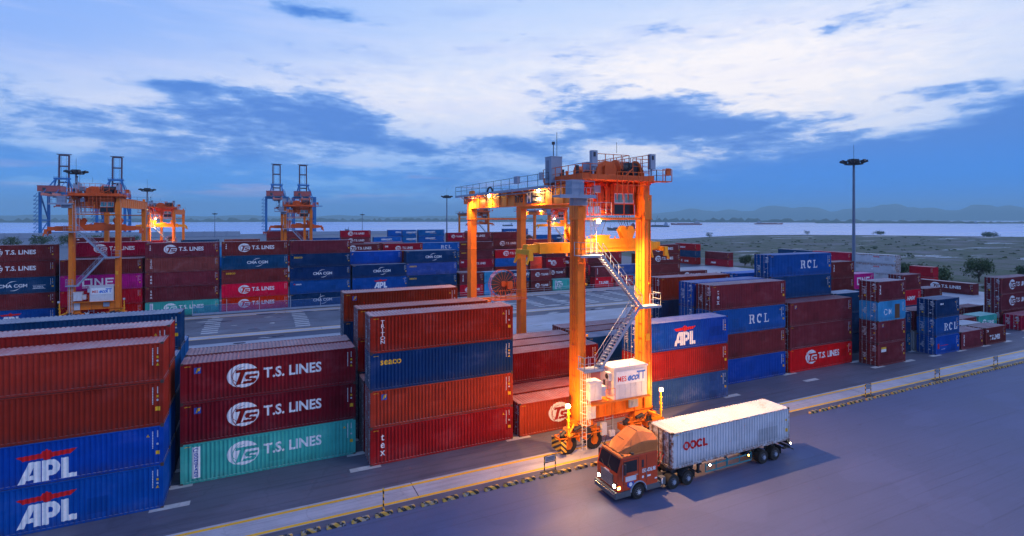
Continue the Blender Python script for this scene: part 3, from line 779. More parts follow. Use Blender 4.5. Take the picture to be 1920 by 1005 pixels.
edge = [(-1600, 735), (150, 735)] + shore + [(1200, -400)]
for (x0, y0), (x1, y1) in zip(edge, edge[1:]): b.quad((x0, y0, 0), (x1, y1, 0), (x1, y1, -4), (x0, y0, -4))
tag(b.build('shore_bank', [ground_mat('bank_mud', (0.12, 0.10, 0.09))]), kind='structure')
# river
def water_mat():
    m = bpy.data.materials.new('river_water'); m.use_nodes = True
    t = NT(m.node_tree); b = m.node_tree.nodes['Principled BSDF']
    g = t.n('ShaderNodeTexCoord').outputs['Object']
    b.inputs['Base Color'].default_value = (0.42, 0.52, 0.80, 1)
    band = t.noise(t.scale(g, 0.25, 1.2, 1), 0.004, 6, 0.6)
    t.l(t.m('ADD', 0.26, t.m('MULTIPLY', t.smooth(band, 0.4, 0.62), 0.14)), b.inputs['Roughness'])
    b.inputs['Metallic'].default_value = 0.75
    n = t.noise(g, 0.35, 6, 0.7)
    bp = t.n('ShaderNodeBump'); bp.inputs['Strength'].default_value = 0.5; bp.inputs['Distance'].default_value = 1.2
    t.l(n, bp.inputs['Height']); t.l(bp.outputs[0], b.inputs['Normal'])
    return m
sheet('river', [(-16000, -3000), (16000, -3000), (16000, 16000), (-16000, 16000)], -2.5, water_mat())
# truck road in front
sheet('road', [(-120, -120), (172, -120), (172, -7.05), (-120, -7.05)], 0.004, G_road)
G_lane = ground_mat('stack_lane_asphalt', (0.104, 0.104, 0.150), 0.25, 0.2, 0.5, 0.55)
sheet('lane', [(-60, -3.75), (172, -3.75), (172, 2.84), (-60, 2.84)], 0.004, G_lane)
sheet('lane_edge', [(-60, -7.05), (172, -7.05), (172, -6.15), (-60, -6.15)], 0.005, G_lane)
# crane runways: concrete beams with yellow edge lines
def runway(y0, y1, x0, x1):
    b = MB(); random.seed(int(y0) + 50)
    x = x0
    while x < x1:
        xe = min(x1, x + 24.9); b.add([(x, y0, .008), (xe, y0, .008), (xe, y1, .008), (x, y1, .008)], [(0, 1, 2, 3)]); x = xe + 0.07
    tag(b.build('runway', [G_conc]), kind='structure')
    b = MB()
    for y in (y0 + 0.06, y1 - 0.48):
        b.quad((x0, y, .012), (x1, y, .012), (x1, y + 0.26, .012), (x0, y + 0.26, .012))
    tag(b.build('runway_lines', [G_yel]), kind='structure')
runway(-6.15, -3.75, -40, 172)
runway(18.4, 20.8, -60, 100)
runway(55.4, 58.2, -90, 100)
runway(76.0, 79.0, -120, 130)
runway(99.0, 101.4, -120, 130)
sheet('apron', [(-90, 23.5), (100, 23.5), (100, 51.5), (-90, 51.5)], 0.004, G_apron)
sheet('empty_block', [(-90, 58.6), (100, 58.6), (100, 75.6), (-90, 75.6)], 0.004, ground_mat('worn_asphalt', (0.15, 0.155, 0.19), 0.3, 0.2, 0.5, 0.55))
sheet('apron_lane', [(20, 79.4), (150, 79.4), (150, 81.2), (20, 81.2)], 0.006, G_pad)
sheet('far_apron', [(120, 20), (172, 20), (172, 120), (120, 120)], 0.004, G_apron)
# bearing pads under container corners, laid in rows across the blocks
b = MB(); random.seed(3)
def pads(xs, ys, ln, wd, z=.008):
    for x in xs:
        for y in ys:
            dx_ = random.uniform(-.12, .12)
            b.add([(x + dx_, y - wd / 2, z), (x + dx_ + ln, y - wd / 2, z), (x + dx_ + ln, y + wd / 2, z), (x + dx_, y + wd / 2, z)], [(0, 1, 2, 3)])
bayx = [-31.2, -18.3, -5.45, 7.4, 20.25, 33.1, 46.0, 59.0, 72.1, 79.0, 85.5, 92.2, 99.0, 105.6, 112.2, 118.8, 125.4]
pads([q - 1.1 for q in bayx], [2.85 * k - .05 for k in range(7)], 2.3, 0.62)
pads([-61, -46.0, -31.0, -8.9, 5.9, 21, 34.8, 49.0, 55.2, 61.9, 68.6, 75.2, 81.9, 88.6, 95.0], [60.6 + 1.9 * k for k in range(8)], 2.5, 0.85)
tag(b.build('pavement_slabs', [G_pad]), kind='structure')
# rubble, puddles and broken patches on the empty block
b = MB(); random.seed(11)
for k in range(130):
    x = random.uniform(-12, 95); y = random.choice([random.uniform(24, 52), random.uniform(59, 75), 53 + random.gauss(0, .6), 75.6 + random.gauss(0, .5)])
    r = random.uniform(.15, .7); n = random.randint(4, 7)
    b.prism([(x + r * random.uniform(1.2, 3.2) * math.cos(2 * math.pi * i / n), y + r * random.uniform(.4, 1) * math.sin(2 * math.pi * i / n)) for i in range(n)], 0.0, random.uniform(.012, .12), random.randint(0, 1), 'z')
tag(b.build('rubble', [G_pad, G_yard]), 'broken concrete and dark patches strewn over the empty lanes', 'rubble', kind='stuff')
# drain lines in the lane
b = MB()
for y in (26.5, 38.5, 66.8): b.quad((-80, y, .009), (100, y, .009), (100, y + .16, .009), (-80, y + .16, .009))
tag(b.build('drain_channel', [M['dark']]), kind='structure')

# ------------------------------------------------------------------ containers: near block
g1 = 'containers stacked in the near block'
A = 2.85
RW = ['front row', 'second row', 'third row', 'fourth row', 'fifth row', 'sixth row', 'seventh row']
def near(x, r, L, tiers, bay, **k):
    stack(x, r * A, L, tiers, f'{RW[r]}, {bay}', g1, **k)
FL = 12.192; TL = 6.058
b0 = 'leftmost bay'; D = dict(door=False)
near(-17.92, 0, FL, 'BA:apl BA:apl@2.591 OR:id OR:id@2.591', b0, **D)
near(-17.92, 1, FL, 'BA:id BA:id OR:id OR:id', b0, **D)
near(-17.92, 2, FL, 'NV:id NV:id RC:id', b0, **D)
near(-17.92, 3, FL, 'NV:id NV:id RC:id DN:id', b0, **D)
near(-17.92, 4, FL, 'RC:id DN:id RC:id', b0, **D)
near(-30.95, 4, FL, 'RC:id MR:id OR:id OR:id', 'beyond leftmost bay', **D)
b1 = 'bay with turquoise base'
near(-5.12, 1, FL, 'TE:tsd TM:tsf TM:tsf', b1, **D)
near(-5.12, 2, FL, 'MR:id MR:id LM:id', b1, **D)
b2 = 'bay left of big crane'
near(7.72, 0, FL, 'RB:tex OR:flo NV:seaco RB:triton', b2)
near(7.72, 1, FL, 'TM:id TM:id', b2)
near(7.72, 2, FL, 'NV:id NV:id RB:id RB:id@2.591', b2)
near(7.72, 4, FL, 'NV:id DN:id@2.591', b2)
near(7.72, 5, FL, 'NV:id MR:id NV:id RB:flo', b2)
b3 = 'bay under big crane'
near(20.56, 0, FL, 'OR:ts', b3)
near(20.56, 1, FL, 'OR:id', b3)
near(20.56, 2, FL, 'MR:id RB:id', b3)
near(20.56, 3, FL, 'MR:id LM:id', b3)
near(20.56, 4, FL, 'MR:id LM:id', b3)
b4 = 'first bay right of crane'
near(33.42, 0, FL, 'BF:id OR:id BA:apl', b4)
near(33.42, 1, FL, 'MR:id', b4)
near(33.42, 3, FL, 'RC:id DN:id', b4)
near(33.42, 4, FL, 'MR:id MR:id', b4)
near(33.42, 5, FL, 'MR:id LM:id', b4)
b5 = 'second bay right of crane'
near(46.3, 1, FL, 'BA:id MR:id RC:rcl MR:tex', b5)
near(46.3, 2, FL, 'NV:id RC:id RC:rcl BA:id', b5)
near(46.3, 4, FL, 'MR:id MR:id NV:id RB:id', b5)
near(46.3, 5, FL, 'MR:id NV:id', b5)
b6 = 'third bay right of crane'
near(59.36, 1, FL, 'RD:ts MR:id MR:flo', b6)
near(59.36, 2, FL, 'MR:id NV:id MR:id DN:id RC:rcl', b6)
near(59.36, 4, FL, 'NV:id MR:id NV:id BL:id', b6)
b7 = 'fourth bay right of crane'
near(72.41, 0, TL, 'MR:patch MR:flo SB:msc@2.591 MR:tex20@2.591', b7)
near(72.6, 2, TL, 'DN:id DN:id DN:id', b7)
b8 = 'bay of blue short containers'
near(85.81, 0, TL, 'BA:sinored@2.591 RC:rcl@2.591 NV:sea20@2.591', b8)
near(79.1, 1, TL, 'DN:id NV:id', 'gap before blue short stack')
near(85.9, 1, TL, 'GY:id MR:id', b8)
near(86.6, 3, TL, 'RC:id MR:id', b8)
near(93.0, 4, TL, 'RC:id CR:id BL:id', b8)
near(92.48, 0, TL, 'MR:tri20@2.591', 'right of blue short stack')
near(99.32, 0, TL, 'MR:tsw@2.591', 'rightmost short bay')
near(98.6, 1, TL, 'GY:id@2.591', 'behind rightmost short bay')
near(110.6, 2, TL, 'TE:ts@2.591', 'right of the short stacks')
near(103.8, 2, TL, 'MR:id@2.591', 'right of the short stacks')
near(112.5, 4, TL, 'MR:id@2.591', 'right of the short stacks')
near(119.5, 4, TL, 'MR:id@2.591', 'behind right edge stack')
near(117.7, 1, FL, 'CR:id@2.591', 'right edge of picture')
near(118.2, 2, FL, 'MR:id MR:ts MR:ts', 'right edge of picture')
g1b = 'containers behind the near block'
stack(90.5, 18.0, TL, 'MR:id MR:id MR:id MR:tex20', 'in front of right mast, left', g1b)
stack(102.0, 21.3, TL, 'NV:id DN:id MG:one', 'under the right mast', g1b)
stack(108.2, 16.3, TL, 'DN:id RD:hmm MR:tri20', 'right of magenta container', g1b)
stack(114.9, 16.0, TL, 'MR:id MR:id', 'beside the blue yard floor', g1b)
# turned rows on the far right of the yard (long sides face the river field)
g1c = 'containers turned along the yard edge'
TR = dict(rz=R(-90), sx=1.03, door=True)
stack(161.8, 41.2, FL, 'MR:ts', 'nearest in yard edge line', g1c, **TR)
stack(166.0, 61.5, FL, 'GY:id WH:white WH:white', 'yard edge behind right mast', g1c, **TR)
stack(169.0, 47.0, TL, 'CR:id CR:id', 'tucked by the white pair', g1c, rz=R(-90))
stack(166.0, 74.5, FL, 'MR:id MR:id CR:tsw', 'yard edge left of mast', g1c, **TR)
stack(166.0, 87.5, FL, 'MR:id NV:id DN:cma', 'yard edge above high blue stack', g1c, **TR)
stack(169.0, 124.6, FL, 'CR:hmm MR:id', 'yard edge beside small bushes', g1c, **TR)
stack(166.5, 139.5, FL, 'CR:kline DN:id CR:hyu', 'yard edge near the water', g1c, **TR)

# ------------------------------------------------------------------ containers: far block (B) and beyond
g2 = 'containers stacked in the far block'
YB = 82.0
def farb(x, r, L, tiers, bay, sx=1.03, **k):
    stack(x, YB + r * A, L, tiers, f'far block {RW[r]}, {bay}', g2, door=False, sx=sx, **k)
c1 = 'left picture edge'
farb(-46.35, 0, FL, 'BA:apl MR:id DN:cmae MR:ts MR:ts', c1)
c2 = 'behind left crane'
farb(-33.1, 0, FL, 'CR:kline CR:id MG:one MR:id', c2)
farb(-33.1, 1, FL, 'MR:id MR:id MR:id MR:id', c2)
farb(-33.1, 3, FL, 'MR:id MR:id CR:id MR:id CR:ts', c2, detail=2)
c3 = 'tall maroon bay'
farb(-20.05, 0, FL, 'TE:tsd MR:tex MR:tex LM:triton MR:tsct', c3)
c4 = 'double red bay'
farb(-7.0, 0, FL, 'RD:ts RD:ts MR:seaco DN:cma MR:tsct', c4)
c5 = 'mixed blue bay'
farb(5.95, 0, FL, 'NV:cma RC:senaco NV:cma NV:seaco MR:id', c5)
c6 = 'three-high bay'
farb(18.95, 0, FL, 'MR:id BA:apl NV:cma', c6)
farb(18.3, 1, FL, 'MR:id NV:id LM:id BA:flo', c6)
c7 = 'bay beside reel'
farb(31.3, 0, FL, 'MR:id NV:seaco BF:seaco NV:cma', c7)
farb(30.6, 1, FL, 'MR:id MR:id MR:id MR:tex', c7)
farb(34.0, 3, FL, 'NV:id NV:id DN:id', c7)
c8 = 'behind far leg'
farb(44.7, 0, TL, 'RD:ts MR:tri20', c8)
farb(42.8, 1, TL, 'MR:id MR:id', c8)
farb(51.2, 0, TL, 'SB:gem SB:gem', 'pale blue short bay')
farb(57.7, 0, TL, 'MR:id NV:gem', 'behind the cable reel')
farb(64.4, 0, TL, 'MR:ts MR:ts', 'right of the cable reel')
farb(71.0, 0, TL, 'TE:tsd', 'low turquoise one')
farb(70.6, 1, TL, 'TE:id MR:ts CR:dbi MR:ts', 'above low turquoise one')
farb(78.0, 1, TL, 'MR:id MR:id CR:id', 'behind left near leg')
farb(84.6, 0, TL, 'RD:tsw MR:tri20', 'beside left near leg')
farb(80.5, 2, TL, 'MR:id RD:tsw', 'beside left near leg')
farb(91.6, 0, TL, 'CR:ts', 'under the crane stair')
farb(94.2, 1, FL, 'SB:gem BF:seaco', 'under the crane stair')
farb(85.2, 4, FL, 'MR:id MR:id MR:seaco', 'under the spreader')
farb(95.6, 4, TL, 'MR:id MR:id CR:id CR:ts', 'under spreader right half', sx=1.1)
farb(103.6, 2, TL, 'NV:id MR:id MR:id', 'left of right near leg')
farb(103.0, 0, FL, 'MR:id MR:id MR:ts MR:ts', 'right of right near leg')
farb(117.0, 1, FL, 'MR:ts', 'low, beyond right leg')
g3 = 'containers in the third block'
YC = 124.0
def thb(x, r, L, tiers, bay, sx=1.03, **k):
    stack(x, YC + r * A, L, tiers, f'third block {RW[r]}, {bay}', g3, door=False, sx=sx, **k)
d1 = ['far left', 'left of left crane', 'behind left crane', 'beside left crane', 'left centre', 'centre left', 'centre', 'right of centre', 'left of reel', 'behind reel', 'right of reel', 'behind near leg']
thb(-42.5, 1, FL, 'MR:id MR:id MR:id CR:ts MR:tsw', d1[2])
thb(-29.6, 1, FL, 'MR:id MR:id MR:id OR:id', d1[3])
thb(-27.0, 4, FL, 'NV:id NV:id NV:id BA:id', d1[3])
thb(-13.5, 0, FL, 'NV:id NV:id RC:id SB:id', d1[4])
thb(-13.5, 3, FL, 'TE:id NV:id BL:id BL:id', d1[4])
thb(-0.6, 0, FL, 'MR:id MR:id CR:id MR:id', d1[5])
thb(-0.6, 2, FL, 'MR:id MR:id MR:id MR:id', d1[5])
thb(12.3, 1, FL, 'MR:id MR:id CR:ts MR:ts', d1[6])
thb(21.5, 0, FL, 'MR:id CR:id CR:ts MR:ts', d1[7], sx=1.0)
thb(34.6, 0, FL, 'MR:id NV:id CR:id CR:dbi', d1[8])
thb(30.0, 2, FL, 'NV:id MR:id MR:id MR:id', d1[8])
thb(31.0, 4, FL, 'MR:id MR:id MR:id CR:id', d1[8])
thb(47.2, 0, FL, 'NV:id NV:id DN:id BL:rcl', d1[9])
thb(59.6, 0, FL, 'MR:id CR:dbi MR:seaco MR:seaco', d1[10])
thb(72.6, 0, FL, 'MR:id BL:id RD:ts', d1[11])
thb(86.0, 0, TL, 'MR:id MR:id', 'low by near leg')
thb(64.0, 4, FL, 'MR:id MR:id MR:id MR:ts MR:ts', d1[10], sx=1.0)
thb(76.5, 4, FL, 'MR:id MR:id MR:id MR:ts MR:id', d1[11], sx=1.0)
thb(58.5, 3, TL, 'MR:id MR:id MR:id MR:id CR:ts', d1[9])
thb(89.5, 4, FL, 'MR:id NV:id MR:id MR:id', 'beyond near leg')
g4 = 'containers stacked near the quay'
YD = 186.0
def qb(x, r, L, tiers, bay, sx=1.0, **k):
    stack(x, YD + r * A, L, tiers, f'quay block {RW[r]}, {bay}', g4, door=False, sx=sx, **k)
qb(2.5, 0, FL, 'MR:id MR:id MR:id MR:id MR:id', 'behind middle crane', sx=1.25)
qb(30.2, 0, FL, 'MR:id MR:id CR:ts MR:ts CR:ts', 'crimson topped')
qb(43.6, 0, FL, 'BL:id BL:id BL:id BL:gem', 'right of crimson top')
qb(51.0, 2, FL, 'BL:id BL:id BL:gem BL:gem BL:gem', 'tall blue left')
qb(64.6, 2, FL, 'BL:id BL:id BL:gem BL:gem BL:gem', 'tall blue right')
qb(56.0, 0, TL, 'BL:id BL:id MR:id BL:gem BL:gem', 'short blue')
qb(-12.0, 0, FL, 'MR:id MR:id MR:id LM:id', 'left of middle crane')
qb(-26.0, 0, FL, 'NV:id BL:id BL:id DN:id', 'further left')
qb(-40.0, 0, FL, 'NV:id CR:id CR:id CR:id', 'by lit left crane')
qb(18.0, 0, FL, 'MR:id MR:id NV:id RC:id', 'right of middle crane')
qb(108.0, 3, FL, 'NV:id BL:id BL:id BL:id RC:hyu', 'behind far legs', sx=1.1)
qb(112.0, 0, TL, 'MR:id MR:id CR:id TE:id', 'turquoise topped')
qb(121.0, 0, FL, 'MR:id MR:id MR:id BL:id', 'right of turquoise top')
qb(130.0, 0, FL, 'MR:id MR:id NV:id NV:hmm', 'beyond spreader')
qb(146.0, 0, TL, 'MR:id CR:id CR:id', 'rightmost')
mb = MB(); keys = list(BURIED)
for ki, ck in enumerate(keys): mb.add(BURIED[ck].v, BURIED[ck].f, ki)
tag(mb.build('buried_containers', [P[ck][0] for ck in keys]), 'mass of further containers buried low inside the far stacks', 'containers', kind='stuff')
print('containers', len(ALLC))

# ------------------------------------------------------------------ real lamps
LB = []
def lamp_light(name, loc, energy, col, parent=None, r=0.12, spot=None, target=None):
    ld = bpy.data.lights.new(name, 'SPOT' if spot else 'POINT'); ld.energy = energy; ld.color = col; ld.shadow_soft_size = r
    o = bpy.data.objects.new(name, ld); COL.objects.link(o); o.location = loc
    if spot:
        ld.spot_size = R(spot); ld.spot_blend = 0.95
        d = Vector(target) - Vector(loc); o.rotation_euler = d.to_track_quat('-Z', 'Y').to_euler()
    if parent is not None: o.parent = parent
    return o
SOD = (1.0, 0.45, 0.10)

# ------------------------------------------------------------------ rubber tyred gantry crane (local: near legs y=0, x = +-3.4)
def sheave(b, c, r, wd, m=0):
    b.tube((c[0], c[1] - wd / 2, c[2]), (c[0], c[1] + wd / 2, c[2]), r, 16, m)
def make_rtg(label, lit=True, logo=True):
    root = empty('gantry_crane', (0, 0, 0), 0, label, 'gantry crane', 'rubber tyred gantry cranes over the stacks')
    O, G = M['orange'], M['grey']
    LX = 3.4; SP = 24.0
    # legs
    for sx in (-1, 1):
        for yy in (0.0, SP):
            b = MB(); x = sx * LX
            b.hexa([(x - .40, yy - .68, 2.75), (x + .40, yy - .68, 2.75), (x + .40, yy + .68, 2.75), (x - .40, yy + .68, 2.75)],
                   [(x - .36, yy - .58, 19.1), (x + .36, yy - .58, 19.1), (x + .36, yy + .58, 19.1), (x - .36, yy + .58, 19.1)])
            b.box(x - .40, yy - .66, 19.1, x + .40, yy + .66, 21.2)
            b.box(x - .42, yy - .70, 19.06, x + .42, yy + .70, 19.16)
            for z in (7.3, 11.4, 15.5): b.box(x - .395, yy - .655, z, x + .395, yy + .655, z + .03)
            b.prism([(x - .30, 21.2), (x + .30, 21.2), (x + .18, 22.6), (x - .18, 22.6)], yy - .5, yy + .5)
            b.build('leg', [O], root, bevel=0.012)
    for yy in (0.0, SP):
        b = MB(); b.box(-3.0, yy - .55, 2.75, 3.0, yy + .55, 4.02); b.box(-3.02, yy - .62, 4.02, 3.02, yy + .62, 4.06); b.box(-3.02, yy - .62, 2.70, 3.02, yy + .62, 2.75)
        for x in (-2, -1, 0, 1, 2): b.box(x - .012, yy - .60, 2.75, x + .012, yy + .60, 4.02)
        b.build('sill_beam', [O], root)
        b = MB(); b.tube((-3.05, yy - .25, 19.15), (3.05, yy - .25, 19.15), .11, 8); b.tube((-3.05, yy + .25, 19.15), (3.05, yy + .25, 19.15), .07, 6)
        for x in (-2.99, 2.9): b.box(x, yy - .3, 18.95, x + .09, yy + .3, 19.35)
        b.build('tie_pipe', [O], root)
    # main girders
    for sx in (-1, 1):
        b = MB(); x = sx * LX
        b.box(x - .34, 0.66, 20.45, x + .34, SP - .66, 21.95)
        b.box(x - .44, 0.66, 21.95, x + .44, SP + 2.0, 22.02); b.box(x - .44, .66, 20.40, x + .44, SP - .66, 20.45)
        b.box(x - .34, SP + .66, 21.0, x + .34, SP + 2.0, 21.95)
        b.box(x - .05, -.6, 22.02, x + .05, SP + 1.8, 22.14)
        for k in range(12):
            y = 1.6 + k * 1.9; b.box(x - .40, y, 20.45, x + .40, y + .025, 21.95)
        b.build('girder', [O], root)
    b = MB(); b.box(-3.05, SP + .9, 20.9, 3.05, SP + 1.5, 21.9); b.build('end_beam', [O], root)
    # walkways along girders
    b = MB(); b.box(-4.75, 2.5, 21.95, -3.86, SP + 2.3, 22.01); b.box(-4.78, 2.5, 21.78, -4.70, SP + 2.3, 22.03)
    for k in range(10): b.beam((-4.7, 3.0 + k * 2.4, 21.85), (-3.78, 3.0 + k * 2.4, 21.3), .06, .06)
    b.box(-4.7, SP + 1.3, 21.95, 3.9, SP + 2.3, 22.0)
    b.box(-4.45, 4.0, 21.55, -4.15, SP, 21.65)
    b.build('walkway', [G], root)
    b = MB(); b.rail([(-4.7, 2.5, 22.01), (-4.7, SP + 2.3, 22.01), (3.9, SP + 2.3, 22.01)], 1.1, .025, 2.0)
    b.build('handrail', [M['dark']], root)
    b = MB(); b.box(-4.9, 8.2, 22.5, -4.62, 9.0, 23.2); b.box(-4.85, 3.6, 22.6, -4.65, 4.0, 23.2); b.build('junction_box', [M['grey']], root)
    b = MB()
    for k in range(14):
        t0 = math.pi * k / 13; t1 = math.pi * (k + 1) / 13
        if k < 13: b.tube((-4.2, 16.5 + .7 * math.cos(t0), 22.05 + .55 * math.sin(t0)), (-4.2, 16.5 + .7 * math.cos(t1), 22.05 + .55 * math.sin(t1)), .10, 6)
    b.build('cable_loop', [M['dark']], root)
    # big letters on the girder side that faces left
    if logo:
        a = Art(); a.text('RTG  04', 0, 0, .95, 0, 1.0, .03)
        me = a.mesh(12, [M['dark']], False); o = bpy.data.objects.new('lettering', me); COL.objects.link(o); o.parent = root
        o.rotation_euler = (0, 0, R(-90)); o.location = (-3.82, 11.0, 20.78)
        b = MB(); b.box(-3.79, 4.9, 20.62, -3.765, 7.3, 21.75, 0); b.box(-3.80, 7.3, 20.62, -3.765, 8.4, 21.75, 1)
        b.build('name_board', [M['dark'], M['bluep']], root)
        a = Art(); a.text('M', 0, .0, 1.2, 0, 1.0, .05); a.text('MITSUI', 1.25, .55, .42, 0, 1.0, .012); a.text('PACECO', 1.25, .08, .42, 0, 1.0, .012)
        me = a.mesh(12, [M['white']], False); o = bpy.data.objects.new('lettering', me); COL.objects.link(o); o.parent = root
        o.rotation_euler = (0, 0, R(-90)); o.location = (-3.83, 8.35, 20.75)
    # trolley standing at the near end
    tr = MB(); z = 22.2
    for x in (-3.4, 3.4):
        tr.box(x - .28, -1.1, z, x + .28, 5.2, z + .62)
        for y in (-.6, 4.6): sheave(tr, (x, y, z + .05), .30, .0 + .2)
    for y in (-1.1, 1.0, 3.1, 4.9): tr.box(-3.12, y, z + .05, 3.12, y + .34, z + .58)
    tr.box(-3.12, -.76, z + .50, 3.12, 5.0, z + .55)
    tr.box(-3.9, -1.6, z + .1, 4.3, -1.1, z + .18); tr.box(3.7, -1.1, z + .1, 4.3, 5.2, z + .18)
    tr.box(4.25, -1.5, z + .12, 5.3, -.7, z + .2)
    tr.build('trolley_frame', [M['dorange']], root)
    b = MB(); b.tube((1.0, .7, z + 1.25), (3.0, .7, z + 1.25), .62, 18, 1)
    for x in (.82, 3.0): b.tube((x, .7, z + 1.25), (x + .1, .7, z + 1.25), .82, 18, 0)
    b.box(2.9, .1, z + .55, 3.2, 1.3, z + 1.3); b.box(.75, .1, z + .55, 1.0, 1.3, z + 1.3)
    for i in range(14): b.tube((1.08 + i * .135, .7, z + 1.25), (1.13 + i * .135, .7, z + 1.25), .65, 14, 1)
    b.build('rope_drum', [M['dorange'], M['dark']], root)
    b = MB(); b.prism([(-1.5, z + .55), (.5, z + .55), (.7, z + 1.2), (.35, z + 1.75), (-.6, z + 1.85), (-1.4, z + 1.45)], .1, 1.1); b.tube((-2.4, .5, z + 1.3), (-1.4, .5, z + 1.3), .38, 12, 1)
    b.tube((-2.1, 2.1, z + 1.1), (.4, 2.1, z + 1.1), .42, 12); b.tube((.2, 3.4, z + 1.0), (2.6, 3.4, z + 1.0), .5, 14)
    for i in range(8): b.box(-2.35 + i * .11, .1, z + .92, -2.31 + i * .11, .9, z + 1.7, 1)
    b.build('hoist_gearbox', [M['dorange'], M['grey']], root)
    b = MB(); random.seed(5)
    for k in range(34):
        x = random.uniform(-3.4, 3.2); y = random.uniform(-.9, 4.6); s = random.uniform(.12, .36)
        b.box(x, y, z + .55, x + s * 1.3, y + s, z + .6 + random.uniform(.2, .85), random.choice([0, 0, 0, 1]))
    for k in range(16):
        x = random.uniform(-3.8, 2.6); y = random.uniform(-1.0, 1.0); b.tube((x, y, z + .6), (x + random.uniform(.3, 1.4), y + random.uniform(-.3, .5), z + random.uniform(.5, 1.3)), .05, 5, random.choice([0, 1]))
    b.build('trolley_machinery', [M['dorange'], M['dark']], root)
    b = MB(); b.box(-4.05, 3.2, z + .1, -2.95, 4.3, z + 2.35); b.box(-4.07, 3.18, z + 2.35, -2.93, 4.32, z + 2.42); b.box(-4.06, 3.6, z + .3, -4.03, 4.1, z + 2.1, 1)
    b.build('electrical_cabinet', [M['grey'], M['mast']], root)
    b = MB(); b.tube((-3.2, 3.7, z + 2.4), (-3.2, 3.7, z + 4.6), .025, 5); b.tube((-3.55, 3.7, z + 2.4), (-3.55, 3.7, z + 3.6), .04, 5); b.box(-3.66, 3.6, z + 3.5, -3.45, 3.8, z + 3.75); b.tube((-.2, -1.0, z + 2.4), (-.2, -1.0, z + 3.3), .02, 5)
    b.build('antenna', [M['dark']], root)
    for x in (-2.7, 3.3):
        b = MB(); b.box(x - .02, -1.15, z + 1.2, x + .5, -.75, z + 2.5); b.box(x + .1, -1.18, z + 2.0, x + .3, -1.14, z + 2.35, 1); b.tube((x + .2, -.95, z + .5), (x + .2, -.95, z + 1.3), .08, 6)
        b.build('brake_thruster', [M['grey'], M['dark']], root)
    b = MB()
    b.rail([(-3.9, 4.9, z + .2), (-3.9, -1.5, z + .2), (-2.4, -1.5, z + .2)], 1.15, .035, 1.0)
    b.rail([(-2.2, -1.1, z + 1.1), (1.0, -1.1, z + 1.1), (1.0, 4.9, z + 1.1)], 1.15, .035, .9)
    b.rail([(1.4, -1.1, z + .7), (3.1, -1.1, z + .7), (3.1, -1.1, z + 1.1), (3.1, 3.9, z + 1.1)], 1.3, .035, .8)
    b.rail([(4.3, 5.2, z + .2), (4.3, -.7, z + .2), (5.3, -.7, z + .2), (5.3, -1.5, z + .2), (4.3, -1.5, z + .2)], 1.0, .035, 1.0)
    b.rail([(-.6, -1.62, z - 1.5), (2.7, -1.62, z - 1.5)], 2.3, .04, .55)
    b.box(4.75, -1.45, z + .7, 5.25, -1.35, z + 1.3)
    b.build('trolley_handrail', [M['dorange']], root)
    # operator cab hung under the trolley
    cab = MB(); x0, x1, y0, y1, z0, z1 = .48, 2.72, .35, 2.3, 19.45, 21.5
    T = .09
    for (a, c) in ((x0, x0 + T), ((x0 + x1) / 2 - T / 2, (x0 + x1) / 2 + T / 2), (x1 - T, x1)): cab.box(a, y0, z0, c, y0 + T, z1)
    for (a, c) in ((z0, z0 + T), (z0 + .92, z0 + 1.02), (z1 - .16, z1)): cab.box(x0 + T, y0 + .004, a, x1 - T, y0 + T - .004, c)
    cab.box(x0, y0 + T, z0, x0 + .05, y1, z0 + .9); cab.box(x0, y0 + T, z1 - .2, x0 + .05, y1, z1); cab.box(x0, y1 - .5, z0 + .9, x0 + .05, y1, z1 - .2)
    cab.box(x1 - .05, y0 + T, z0, x1, y1, z1); cab.box(x0 + .05, y1 - .05, z0, x1 - .05, y1, z1); cab.box(x0 + .05, y0 + T, z1 - .06, x1 - .05, y1 - .05, z1); cab.box(x0 + .05, y0 + T, z0, x1 - .05, y1 - .05, z0 + .05)
    cab.box(x0 - .05, y0 - .1, z1 + .003, x1 + .05, y1, z1 + .55); cab.box(x0 - .12, y0 - .3, z1 + .55, x1 + .3, y1, z1 + .62)
    for x in (x0 + .1, x1 - .2): cab.box(x, y0 + .2, z1 + .5, x + .12, y0 + .32, 22.3); cab.box(x, y1 - .3, z1 + .5, x + .12, y1 - .18, 22.3)
    cb = cab.build('cab', [M['dorange']], root)
    xm = (x0 + x1) / 2
    for i, (xa, xb) in enumerate(((x0 + T, xm - T / 2), (xm + T / 2, x1 - T))):
        b = MB(); b.box(xa + .05, y0 + .03, z0 + 1.07, xb - .05, y0 + .05, z1 - .21, 0); b.box(xa, y0 + .015, z0 + 1.02, xb, y0 + .028, z0 + 1.09, 1); b.box(xa, y0 + .015, z1 - .23, xb, y0 + .028, z1 - .16, 1)
        b.box(xa, y0 + .015, z0 + 1.09, xa + .06, y0 + .028, z1 - .23, 1); b.box(xb - .06, y0 + .015, z0 + 1.09, xb, y0 + .028, z1 - .23, 1); b.box((xa + xb) / 2 - .02, y0 + .012, z0 + 1.09, (xa + xb) / 2 + .02, y0 + .028, z1 - .23, 2)
        b.build('window', [M['cyan'], M['white'], M['dark']], cb)
        b = MB(); b.box(xa + .01, y0 + .03, z0 + .10, xb - .01, y0 + .05, z0 + .91, 0); b.build('window', [M['dglass']], cb)
    b = MB(); b.box(x0 - .006, y0 + T + .02, z0 + .92, x0 + .02, y1 - .52, z1 - .22); b.build('window', [M['dglass']], cb)
    # ladder cage and lattice left of the cab
    b = MB()
    for x in (-2.3, -1.7, -1.0, -.35, .2):
        b.tube((x, .2, 19.5), (x, .2, 22.2), .045, 5)
        b.tube((x, 1.2, 19.5), (x, 1.2, 22.2), .045, 5)
